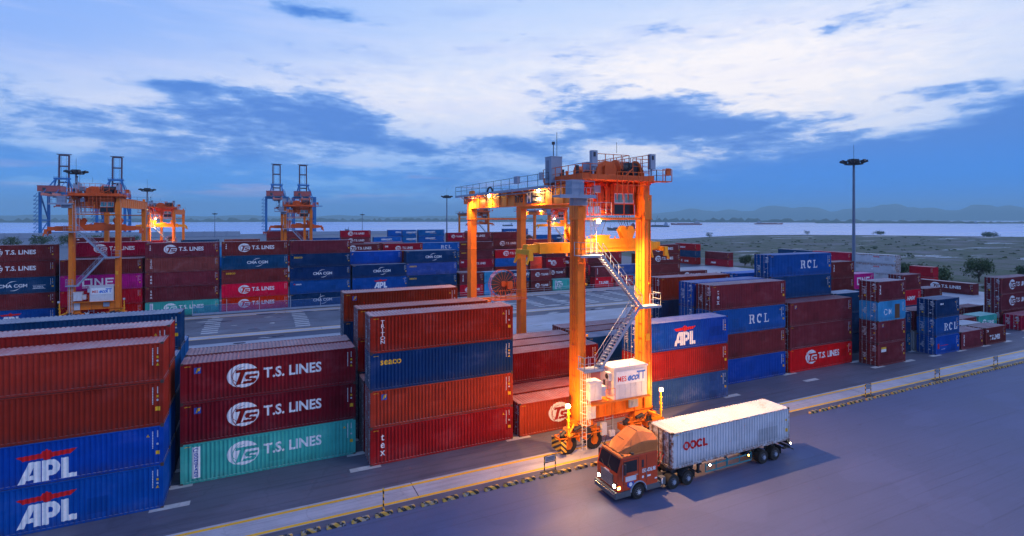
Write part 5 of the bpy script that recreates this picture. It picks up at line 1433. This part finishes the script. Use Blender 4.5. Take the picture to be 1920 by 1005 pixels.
for x, z_, k in ((29.9, 1.02, 'lampw'), (33.9, .98, 'lampo'), (38.66, 1.05, 'lampw')):
    b = MB(); b.tube((x, -12.66, z_), (x, -12.70, z_), .06, 10, 0); b.box(x - .08, -12.66, z_ - .08, x + .08, -12.6, z_ + .08, 1); T(b, 'marker_lamp', [M[k], M['dark']])
rimg = [M['lgrey'], M['dark']]
for x in (23.33,):
    for y in (YN, YF - .28): 
        o = make_wheel('wheel', tk, x - 24.0, y + 11.45, .51, .28, .12, rimg)
for x in (26.45, 27.78, 35.55, 36.88):
    for y in (YN, YF - .55): o = make_wheel('wheel', tk, x - 24.0, y + 11.45, .51, .55, .14, [M['grey'], M['dark']])
b = MB()
for x in (26.45, 27.78):
    for i in range(7):
        t0 = math.pi * (.12 + .76 * i / 7); t1 = math.pi * (.12 + .76 * (i + 1) / 7)
        if x > 27: b.beam((x + .62 * math.cos(t0), -12.42, .55 + .6 * math.sin(t0)), (x + .62 * math.cos(t1), -12.42, .55 + .6 * math.sin(t1)), .5, .03)
b.box(28.4, -12.66, .45, 28.45, -12.1, .95); b.box(37.55, -12.66, .4, 37.58, -12.1, 1.0); T(b, 'mudflap', [M['dark']])
lamp_light('headlight_beam', (21.45 - 24, YN + .3 + 11.45, 1.12), 60, (1, .85, .55), tk, .08, 90, (18 - 24, YN + .3 + 11.45, .2))
lamp_light('headlight_beam', (21.45 - 24, YF - .3 + 11.45, 1.12), 60, (1, .85, .55), tk, .08, 90, (18 - 24, YF - .3 + 11.45, .2))
b = MB()
for q, (y0_, z0_) in enumerate(((-11.9, 2.2), (-11.6, 2.3), (-11.3, 2.2))):
    pp = [(25.05 + .10 * math.sin(i * .6) + i * .14, y0_, z0_ - .75 * math.sin(math.pi * i / 9)) for i in range(10)]
    for p_, q_ in zip(pp, pp[1:]): b.tube(p_, q_, .022, 5)
T(b, 'air_hose', [M['redp']])
b = MB(); b.tube((22.0, YN - .03, 1.5), (22.0, YN - .03, 2.6), .02, 5); b.tube((24.0, YN - .03, 1.3), (24.0, YN - .03, 2.0), .02, 5); T(b, 'grab_rail', [M['chrome']], cabb)
b = MB(); b.box(22.15, YN + .1, 3.06, 22.2, YF - .1, 3.14); 
for y in (YN + .2, (YN + YF) / 2, YF - .2): b.box(22.08, y - .07, 3.1, 22.2, y + .07, 3.16)
T(b, 'cab_marker_strip', [M['dark']], cabb)
tc_ = make_container(26.32, -12.69, 1.36, FL, 2.591, 'WH', 'oocl', 'rust streaked white container with red logo riding on the truck trailer', None, door=False, oid=50)
del tc_['label']; tc_['label'] = 'rust streaked white container with red logo riding on the truck trailer'

# ------------------------------------------------------------------ kerb blocks, frames and posts along the lane
kb = MB(); kb.prism([(-.56, 0), (.56, 0), (.56, .15), (.50, .22), (-.50, .22), (-.56, .15)], -.11, .11)
kme = kb.mesh('kerb_block', [M['kerb']])
random.seed(21)
missing = {24, 25, 26, 27, 60}
for i in range(-9, 96):
    if i in missing: continue
    o = bpy.data.objects.new('kerb_block', kme); COL.objects.link(o)
    o.location = (7.27 + 1.5 * i + random.uniform(-.06, .06), -7.2 + random.uniform(-.03, .03), 0.004); o.rotation_euler = (0, 0, random.uniform(-.05, .05))
    tag(o, 'black and yellow striped concrete kerb block in the row along the crane lane', 'kerb block', 'striped kerb blocks along the crane lane')
def frame_sign(x, y, label):
    t = empty('sign_frame', (x, y, 0), 0, label, 'sign frame', 'small sign frames beside the lane')
    b = MB(); b.box(-.03, -.03, 0, .03, .03, 1.35); b.box(.92, -.03, 0, .98, .03, 1.35); b.build('post', [M['haz']], t)
    b = MB(); b.box(.03, -.02, .78, .92, .02, .83); b.box(.03, -.02, 1.28, .92, .02, 1.33); b.box(.06, -.012, .86, .89, .0, 1.25, 1)
    for k in range(3): b.box(.14, -.02, .94 + k * .1, .8, -.013, .97 + k * .1, 0)
    b.build('sign_panel', [M['dark'], M['grey']], t)
    b = MB(); b.box(-.2, -.35, 0.0, 1.1, .3, .05); b.build('base', [M['dark']], t)
frame_sign(19.3, -6.75, 'small sign frame beside the leftmost crane wheel')
frame_sign(58.9, -6.45, 'small sign frame standing below the short container stack, right of truck')
frame_sign(72.3, -6.45, 'small sign frame second to the right of the truck')
frame_sign(85.8, -6.5, 'small sign frame farthest right along the striped kerb')
b = MB(); b.tube((0, 0, 0), (0, 0, 1.35), .05, 8); b.box(-.09, -.09, 0, .09, .09, .04); b.box(-.06, -.02, 1.2, .06, .02, 1.45)
tag(b.build('marker_post', [M['haz']], None, (7.35, -6.55, 0)), 'black and yellow striped post beside the striped kerb, lower centre', 'post')

# ------------------------------------------------------------------ fence in front of the far block
fm = bpy.data.materials.new('blue_fence_net'); fm.use_nodes = True
t = NT(fm.node_tree); bs = fm.node_tree.nodes['Principled BSDF']; bs.inputs['Base Color'].default_value = (0.04, 0.14, 0.42, 1); bs.inputs['Roughness'].default_value = .7; bs.inputs['Alpha'].default_value = .34
fr_ = empty('fence', (0, 80.6, 0), 0, 'long low see-through blue net fence in front of the far stacks', 'fence')
b = MB(); b.quad((-12, 0, 0.05), (30, 0, .05), (30, 0, 1.9), (-12, 0, 1.9)); b.build('net', [fm], fr_)
b = MB(); b.tube((-12, -.03, 1.9), (30, -.03, 1.9), .03, 5); b.box(-12, -.15, 0, 30, .1, .35); b.build('rail', [M['grey']], fr_)
for i in range(8):
    b = MB(); b.tube((0, 0, 0), (0, 0, 2.9), .04, 6); b.build('post', [M['lgrey']], fr_, (-12 + 6 * i, -.08, 0))
f2 = empty('fence', (42, 80.9, 0), 0, 'long pale post and rail fence before the stacks seen between crane legs', 'fence')
b = MB(); b.tube((0, 0, 1.1), (62, 0, 1.1), .03, 5); b.tube((0, 0, .6), (62, 0, .6), .025, 5); b.build('rail', [M['lgrey']], f2)
for i in range(13):
    b = MB(); b.tube((0, 0, 0), (0, 0, 1.7 if i % 3 == 0 else 1.15), .04, 5); b.build('post', [M['lgrey']], f2, (i * 5.15, 0, 0))

# ------------------------------------------------------------------ high masts
def mast(x, y, h, label, rr=1.0):
    t = empty('light_mast', (x, y, 0), 0, label, 'light mast', 'tall floodlight masts')
    b = MB(); b.tube((0, 0, 0), (0, 0, h), .42 * rr, 14, 0, r2=.24 * rr); b.tube((0, 0, 0), (0, 0, .3), .7, 12); b.build('pole', [M['mast']], t)
    b = MB(); b.tube((0, 0, h), (0, 0, h + 4.5), .04, 5)
    for q in range(3): b.tube((0, 0, h - .1 - q * .02), (0, 0, h + .1), 1.9, 16, cap=True) if q == 0 else None
    for i in range(16):
        a0 = 2 * math.pi * i / 16; a1 = 2 * math.pi * (i + 1) / 16
        b.tube((1.9 * math.cos(a0), 1.9 * math.sin(a0), h + .75), (1.9 * math.cos(a1), 1.9 * math.sin(a1), h + .75), .05, 4)
        b.tube((1.9 * math.cos(a0), 1.9 * math.sin(a0), h), (1.9 * math.cos(a0), 1.9 * math.sin(a0), h + .75), .04, 4)
    b.box(-.9, -.6, h + .1, .9, .6, h + 1.2); b.build('head_ring', [M['dark']], t)
    for i in range(10):
        a0 = 2 * math.pi * i / 10 + .2; c, s = math.cos(a0), math.sin(a0)
        b = MB(); p = Vector((2.35 * c, 2.35 * s, h + .28)); b.beam(p + Vector((-.5 * c, -.5 * s, .12)), p + Vector((.45 * c, .45 * s, .42)), .62, .5)
        b.build('floodlight', [M['dark']], t)
mast(125.6, 36.0, 32.0, 'tall dark floodlight mast at right against the blue sky')
mast(-47.6, 150.0, 32.2, 'floodlight mast rising behind the large left orange crane')
mast(-38.5, 200.0, 29.8, 'floodlight mast beside the small lit crane at left')
mast(80.7, 200.0, 29.4, 'slim floodlight mast left of the nearest crane')
mast(-43.3, 610.0, 24.5, 'small distant floodlight mast by the river, left of middle')
mast(105.5, 575.0, 24.0, 'small distant floodlight mast beyond the crimson topped stack')

# ------------------------------------------------------------------ ship to shore cranes on the quay
def make_sts(label):
    t = empty('quay_crane', (0, 0, 0), 0, label, 'quay crane', 'blue quay cranes with raised booms')
    B_, Rd = M['stsblue'], M['stsred']
    for x in (-13, 13):
        for y in (-13, 13):
            b = MB(); b.hexa([(x - 1.3, y - 1.0, 3), (x + 1.3, y - 1.0, 3), (x + 1.3, y + 1.0, 3), (x - 1.3, y + 1.0, 3)], [(x - 1.3, y - .9, 49), (x + 1.3, y - .9, 49), (x + 1.3, y + .9, 49), (x - 1.3, y + .9, 49)]); b.build('leg', [B_], t)
    b = MB()
    for y in (-13, 13): b.box(-11.7, y - .8, 2.5, 11.7, y + .8, 4.6); b.box(-11.7, y - .8, 46.5, 11.7, y + .8, 49)
    for x in (-13, 13): b.box(x - .8, -12, 17.2, x + .8, 12, 19.2); b.box(x - .8, -12, 46.5, x + .8, 12, 48.6); b.beam((x, -12, 46), (x, 11, 20), 1.2, 1.2); b.beam((x, -12, 4), (x, 11, 17), .9, .9)
    b.build('portal_beam', [B_], t)
    b = MB()
    for x in (-13, 13):
        for y in (-13, 13):
            for k in (-3.2, -1.1, 1.1, 3.2): b.tube((x + k, y - .4, .7), (x + k, y + .4, .7), .7, 10)
            b.box(x - 4, y - .6, 1.0, x + 4, y + .6, 3.0)
    b.build('bogie', [Rd], t)
    b = MB(); b.box(-13, -22, 49.5, 7, -4, 55.5); b.box(-13.4, -22.4, 55.5, 7.4, -3.6, 55.9); b.box(-8.6, -22.05, 50.5, -5.8, -22.0, 53.5, 1); b.build('machinery_house', [Rd, M['dark']], t)
    b = MB()
    for x in (-4.6, 4.6): b.box(x - .7, -38, 44.5, x + .7, 14, 47.5)
    for y in range(-36, 14, 8): b.box(-4, y, 45, 4, y + .6, 46)
    b.build('trolley_girder', [M['pink']], t)
    b = MB()
    for x in (-5.5, 5.5):
        b.beam((x * 1.7, 13, 49), (x, 10, 66), 1.2, 1.2); b.beam((x * 1.7, -13, 49), (x, 9, 65), .8, .8); b.beam((x, -32, 47), (x, 9, 66), .5, .5); b.beam((x + 3, 10, 60), (x * 2.2, 12, 49), .5, .5)
    b.box(-7.5, 8, 64.5, 7.5, 12, 66.5); b.rail([(-7.5, 8, 66.5), (7.5, 8, 66.5)], 1.2, .12, 3)
    b.build('apex_frame', [B_], t)
    bm_ = MB()
    for x in (-4.4, 4.4): bm_.beam((x, 15, 47), (x, 17, 93), 1.5, 1.8)
    for z in (61, 79.5, 92.2): bm_.box(-4.4, 15.2, z, 4.4, 17.4, z + 1.5)
    bm_.box(-6.6, 14.5, 93.6, 6.6, 18.5, 94.2)
    for k in range(18): bm_.box(-5.7, 15.6, 50 + k * 2.3, -5.2, 16.4, 50.6 + k * 2.3)
    bm_.build('boom', [M['stsboom']], t)
    b = MB()
    for x in (-2.5, 2.0): b.tube((x, 16, 64), (x, 16.5, 92), .14, 4)
    b.build('boom_rope', [M['dark']], t)
    b = MB(); b.box(-3.5, -6, 33.2, 4.2, -3.5, 34.2); b.box(-1.6, -6, 34.2, 2.4, -3.5, 35.6)
    for x in (-3.3, 3.8): b.box(x, -6, 32.4, x + .4, -3.5, 33.2)
    for x in (-1, 2): b.tube((x, -4.5, 35), (x, -4.5, 45), .14, 4)
    b.build('spreader', [Rd], t)
    b = MB(); b.box(-4, -7, 43.2, 4, -2, 44.4); b.box(1, -7.5, 40.2, 3.6, -5, 43.2); b.build('trolley', [M['grey']], t)
    b = MB()
    for k in range(10):
        z = 5 + k * 4.3; b.box(-18.5, -14, z, -14.6, -12, z + .35); b.beam((-18, -14, z + .2), (-15, -14, z + 4.4), .4, .4)
        b.rail([(-18.4, -14.1, z + .35), (-14.6, -14.1, z + .35)], 1.1, .1, 2)
    b.box(12, -15.5, 36, 22, -12.5, 36.5); b.rail([(12, -15.4, 36.5), (22, -15.4, 36.5)], 1.2, .12, 2)
    b.build('stair_tower', [B_], t)
    return t
s1 = make_sts('leftmost blue quay crane with red machinery house and raised boom')
s1.location = (-203, 715, 0)
for (x, y), lab in (((-153, 715), 'blue quay crane with raised boom behind the large left orange crane'),
                    ((21.0, 728), 'left one of the two middle blue quay cranes with raised booms'),
                    ((54.0, 722), 'right one of the two middle blue quay cranes with raised booms')):
    c = clone_tree(s1); c.location = (x, y, 0); c['label'] = lab

# ------------------------------------------------------------------ low quay buildings and walls
b = MB(); b.box(-700, 640, 0, -20, 643, 5.5)
for k in range(60): b.box(-700 + k * 11.3, 639.6, 0, -699.2 + k * 11.3, 640, 5.8)
tag(b.build('quay_wall', [M['grey']]), 'long pale grey wall behind the bushes at the far left', 'wall')
b = MB(); b.box(40, 660, 0, 200, 664, 4)
tag(b.build('quay_wall', [M['grey']]), 'low grey wall behind the blue containers at the centre', 'wall')

# ------------------------------------------------------------------ trees and bushes
def leaf_mat(name, c1, c2):
    m = bpy.data.materials.new(name); m.use_nodes = True
    t = NT(m.node_tree); b = m.node_tree.nodes['Principled BSDF']
    n = t.noise(t.n('ShaderNodeTexCoord').outputs['Object'], 1.6, 4, .7)
    t.l(t.mix(t.smooth(n, .35, .65), c1, c2), b.inputs['Base Color']); b.inputs['Roughness'].default_value = .75
    return m
LF = leaf_mat('foliage', (0.030, 0.055, 0.016), (0.075, 0.115, 0.035))
BK = mat('bark', (0.07, 0.055, 0.04), 0.9)
def tree(x, y, h, wd, label, seed, group, n=2600, cat='tree'):
    r = random.Random(seed); t = empty(cat.replace(' ', '_'), (x, y, 0), 0, label, cat, group)
    b = MB(); b.tube((0, 0, -.3), (0, 0, h * .42), .035 * h, 8, 0, r2=.02 * h)
    ends = []
    for k in range(8):
        a = r.uniform(0, 6.28); q = Vector((math.cos(a) * wd * r.uniform(.2, .42), math.sin(a) * wd * r.uniform(.2, .42), h * r.uniform(.45, .85)))
        b.tube((0, 0, h * r.uniform(.12, .4)), q, .014 * h, 5, 0, r2=.004 * h); ends.append(q)
    b.build('trunk', [BK], t)
    b = MB(); cl = [(q, r.uniform(.14, .24) * wd) for q in ends] + [(Vector((r.uniform(-.36, .36) * wd, r.uniform(-.36, .36) * wd, h * r.uniform(.22, .86))), r.uniform(.12, .24) * wd) for _ in range(20)]
    for i in range(n):
        c, rad_ = r.choice(cl); d = Vector((r.gauss(0, 1), r.gauss(0, 1), r.gauss(0, .75)))
        d.normalize(); p = c + d * rad_ * r.uniform(.45, 1.12)
        if p.z < .1: continue
        u = Vector((r.gauss(0, 1), r.gauss(0, 1), r.gauss(0, 1))).normalized(); v = u.cross(d).normalized() if u.cross(d).length > .05 else Vector((1, 0, 0)); s = wd * r.uniform(.018, .042)
        b.add([p - u * s, p + v * s * .8, p + u * s, p - v * s * .8], [(0, 1, 2, 3)])
    b.build('crown', [LF], t)
gt = 'trees on the river field behind the yard'
tree(190, 60, 5.2, 6.6, 'round dark tree left of the long low container at the yard edge', 1, gt)
tree(186, 49.5, 3.8, 9.5, 'low wide bush right behind the long low container', 2, gt, cat='bush')
tree(198, 43, 7.6, 7.5, 'tallest dark tree on the field left of the right edge stack', 3, gt, 2200)
tree(210, 35.5, 5.2, 6.5, 'small tree behind the top of the right edge stack', 4, gt)
tree(176, 104, 6.0, 5, 'tree at the yard edge left of the high blue container', 5, gt)
tree(178, 112, 5.0, 5, 'smaller tree beside the turned containers by the yard edge', 6, gt)
tree(300, 330, 5.5, 7, 'lone small tree by the shoreline right of the near crane leg', 7, gt, 500)
tree(420, 365, 6, 8, 'lone small bush by the river, centre right', 8, gt, 500, 'bush')
tree(600, 385, 6, 7, 'dark shoreline tree above the high blue container', 9, gt, 600)
tree(700, 360, 4, 14, 'dark shoreline bush right of the shoreline tree', 10, gt, 600, 'bush')
tree(735, 262, 4.5, 15, 'wide dark shoreline bush left of the right mast', 12, gt, 900, 'bush')
LT = [(-181, 440, 7, 14), (-168, 438, 8.5, 12), (-155, 436, 7, 12), (-136, 430, 9, 13), (-122, 432, 8, 12), (-107, 425, 8, 14), (-96, 428, 6.5, 12), (-84, 425, 7, 12)]
names = ['leftmost', 'second', 'third', 'fourth', 'fifth', 'sixth', 'seventh', 'eighth']
for i, (x, y, h, wd) in enumerate(LT):
    tree(x, y, h, wd, f'green bushy tree in front of the grey quay wall, {names[i]} from left', 30 + i, 'bushy trees by the quay wall', 900)
# scrub scattered over the field
b = MB(); r = random.Random(77)
for k in range(700):
    q = r.random() ** .7; y = r.uniform(-150, 400); x = r.uniform(178, 180 + 620 * q)
    if x > 300 and y > 330 - (x - 300) * .05: continue
    s = r.uniform(.3, .95)
    for j in range(5):
        p = Vector((x + r.uniform(-s, s) * 1.5, y + r.uniform(-s, s) * 1.5, 0)); a = r.uniform(0, 3.14); hh = s * r.uniform(.4, 1.0)
        b.add([(p.x - math.cos(a) * s, p.y - math.sin(a) * s, 0), (p.x + math.cos(a) * s, p.y + math.sin(a) * s, 0), (p.x + math.cos(a) * s * .6, p.y + math.sin(a) * s * .6, hh), (p.x - math.cos(a) * s * .5, p.y - math.sin(a) * s * .5, hh * .9)], [(0, 1, 2, 3)])
LF2 = leaf_mat('scrub_leaves', (0.055, 0.075, 0.030), (0.09, 0.11, 0.05))
tag(b.build('field_scrub', [LF2]), 'low scrub and grass clumps scattered over the river field', 'scrub', kind='stuff')

# ------------------------------------------------------------------ vessels
def vessel(x, y, L, hgt, label, hullm, superm, rz=0.0, crane=0, name='cargo_ship', sup=0.78, group='vessels on the river'):
    t = empty(name, (x, y, -2.5), rz, label, name.replace('_', ' '), group)
    w_ = L * .16; h = hgt
    out = lambda k, z: [(-L / 2 + k * .02 * L, -w_ / 2 * .8, z), (L * .34, -w_ / 2, z), (L * .5 + z * .25, 0, z), (L * .34, w_ / 2, z), (-L / 2 + k * .02 * L, w_ / 2 * .8, z)]
    b = MB(); lo = out(1, -.8); hi = out(0, h)
    hi[2] = (hi[2][0], 0, h * 1.5)
    b.add(lo + hi, [(0, 4, 3, 2, 1), (5, 6, 7, 8, 9)] + [(i, (i + 1) % 5, 5 + (i + 1) % 5, 5 + i) for i in range(5)]); b.build('hull', [hullm], t)
    sx = -L * .5 + L * (1 - sup) * .4
    b = MB(); b.box(sx, -w_ * .35, h, sx + L * .16, w_ * .35, h + h * 1.0); b.box(sx + L * .02, -w_ * .3, h * 2, sx + L * .13, w_ * .3, h * 2.7); b.box(sx + L * .035, -w_ * .28, h * 2.7, sx + L * .10, w_ * .28, h * 3.2); b.tube((sx + L * .05, 0, h * 3.2), (sx + L * .05, 0, h * 4.6), .2, 5)
    b.box(sx - L * .0, -w_ * .2, h * 1.5, sx + L * .02, w_ * .2, h * 2.6); b.build('deckhouse', [superm], t)
    b = MB(); b.box(-L * .22, -w_ * .3, h, L * .30, w_ * .3, h * 1.35); b.tube((L * .4, 0, h), (L * .4, 0, h * 3), .2, 5); b.build('hatch', [hullm], t)
    if crane:
        b = MB(); b.tube((L * .13, 0, h), (L * .13, 0, h * 2.2), .8, 8); a = Vector((L * .15, 0, h * 2)); c = Vector((L * .02, 0, h * 2 + crane))
        for q in (-.5, .5):
            b.tube(a + Vector((q, q, 0)), c, .18, 4); b.tube(a + Vector((q, -q, 0)), c, .18, 4)
        for k in range(12): p = a.lerp(c, k / 12); b.box(p.x - .5, -.5, p.z, p.x + .5, .5, p.z + .3)
        b.tube(c, (c.x, 0, h * 1.5), .08, 4); b.build('deck_crane', [M['dark']], t)
    return t
shd = mat('ship_dark_hull', (0.045, 0.055, 0.08), .6); shr = mat('ship_red_hull', (0.28, 0.05, 0.05), .6); shs = mat('ship_pale_paint', (0.34, 0.34, 0.38), .6)
vessel(1028, 1145, 62, 4.2, 'dark river barge with a raised deck crane right of the near crane', shd, M['grey'], R(148), 24, 'crane_barge')
vessel(640, 800, 58, 4.5, 'dark ship seen between the right near legs of the crane', shd, shr, R(148))
vessel(1530, 1560, 120, 5.0, 'long red hulled ship moored beyond the crane barge', shr, shs, R(150))
vessel(2000, 1560, 115, 4.4, 'long red barge far across the river, centre right', shr, shs, R(-35))
vessel(720, 1500, 34, 3.5, 'small dark boat left of the nearest crane leg row', shd, M['grey'], R(160))
vessel(1010, 1680, 60, 4.0, 'dark low ship behind the lit distant crane', shd, M['grey'], R(160))
vessel(3300, 1400, 60, 4.0, 'tiny dark boat near the far bank at right', shd, M['grey'], R(150))
vessel(-420, 900, 16, 1.8, 'tiny fishing boat on the river at far left', shd, M['grey'], R(150))
vessel(150, 1000, 12, 2.0, 'tiny boat on the river left of the crimson topped stack', shd, M['grey'], R(120))

# ------------------------------------------------------------------ far bank and hills
def ridge(name, pts, depth, m, seed, amp):
    r = random.Random(seed); b = MB(); prev = None
    P0 = []
    for (x0, y0, h0), (x1, y1, h1) in zip(pts, pts[1:]):
        n = max(2, int(math.hypot(x1 - x0, y1 - y0) / (depth * .35)))
        for i in range(n): s = i / n; P0.append((x0 + (x1 - x0) * s, y0 + (y1 - y0) * s, h0 + (h1 - h0) * s))
    P0.append(pts[-1]); row = []
    for k, (x, y, h) in enumerate(P0):
        l_ = math.hypot(x, y); ux, uy = x / l_, y / l_
        hh = max(.5, h * (1 + amp * (r.random() - .5)))
        row.append([(x, y, -3), (x + ux * depth * .3, y + uy * depth * .3, hh * .55), (x + ux * depth, y + uy * depth, hh), (x + ux * depth * 2, y + uy * depth * 2, hh * .5), (x + ux * depth * 3, y + uy * depth * 3, -3)])
    n = 5; vs = [p for q in row for p in q]; fs = []
    for i in range(len(row) - 1):
        for j in range(n - 1): fs.append((i * n + j, (i + 1) * n + j, (i + 1) * n + j + 1, i * n + j + 1))
    b.add(vs, fs, 0, True); return tag(b.build(name, [m]), kind='structure')
bank = leaf_mat('far_bank_growth', (0.030, 0.050, 0.030), (0.07, 0.09, 0.05))
ridge('far_bank', [(-7000, 3300, 14), (-3000, 4300, 20), (0, 5000, 22), (1500, 4700, 22), (2300, 3600, 24), (3300, 2500, 20), (4300, 1850, 8)], 60, bank, 4, 1.2)
ridge('far_bank_low', [(2800, 1900, 4), (3300, 1500, 10), (3600, 1250, 3)], 40, bank, 5, 1.0)
ridge('far_bank_low', [(3300, 1350, 2), (4200, 1250, 16), (4700, 1050, 12), (5200, 900, 3)], 40, bank, 6, 1.0)
r = random.Random(15); pts = []
for k in range(46):
    u = 1150 + k * 24; a = math.atan((u - 960) / 993.8) + .4447; d = 12500
    env = min(1, (u - 1150) / 180) * (1.0 if u < 1850 else .8)
    pts.append((d * math.sin(a), d * math.cos(a) - 41, 60 + env * (190 + 55 * math.sin(u * .031) + 35 * math.sin(u * .083 + 1) + 25 * r.random())))
ridge('hills', pts, 700, bank, 8, .08)
pts = []
for k in range(30):
    u = -120 + k * 42; a = math.atan((u - 960) / 993.8) + .4447; d = 11000
    pts.append((d * math.sin(a), d * math.cos(a) - 41, 60 + 35 * abs(math.sin(u * .017)) + 14 * r.random()))
ridge('hills', pts, 500, bank, 9, .15)

# ------------------------------------------------------------------ haze: one box of even air
b = MB(); b.box(-9000, -1200, -4.0, 16000, 15500, 420)
hm = bpy.data.materials.new('haze_air'); hm.use_nodes = True; hm.node_tree.nodes.clear(); t = NT(hm.node_tree)
pv = t.n('ShaderNodeVolumePrincipled'); pv.inputs['Color'].default_value = (0.62, 0.92, 1.0, 1); pv.inputs['Density'].default_value = 0.00012; pv.inputs['Anisotropy'].default_value = 0.0
t.l(pv.outputs[0], t.n('ShaderNodeOutputMaterial').inputs['Volume'])
tag(b.build('haze', [hm]), 'thin blue evening haze over the river', 'haze', kind='stuff')
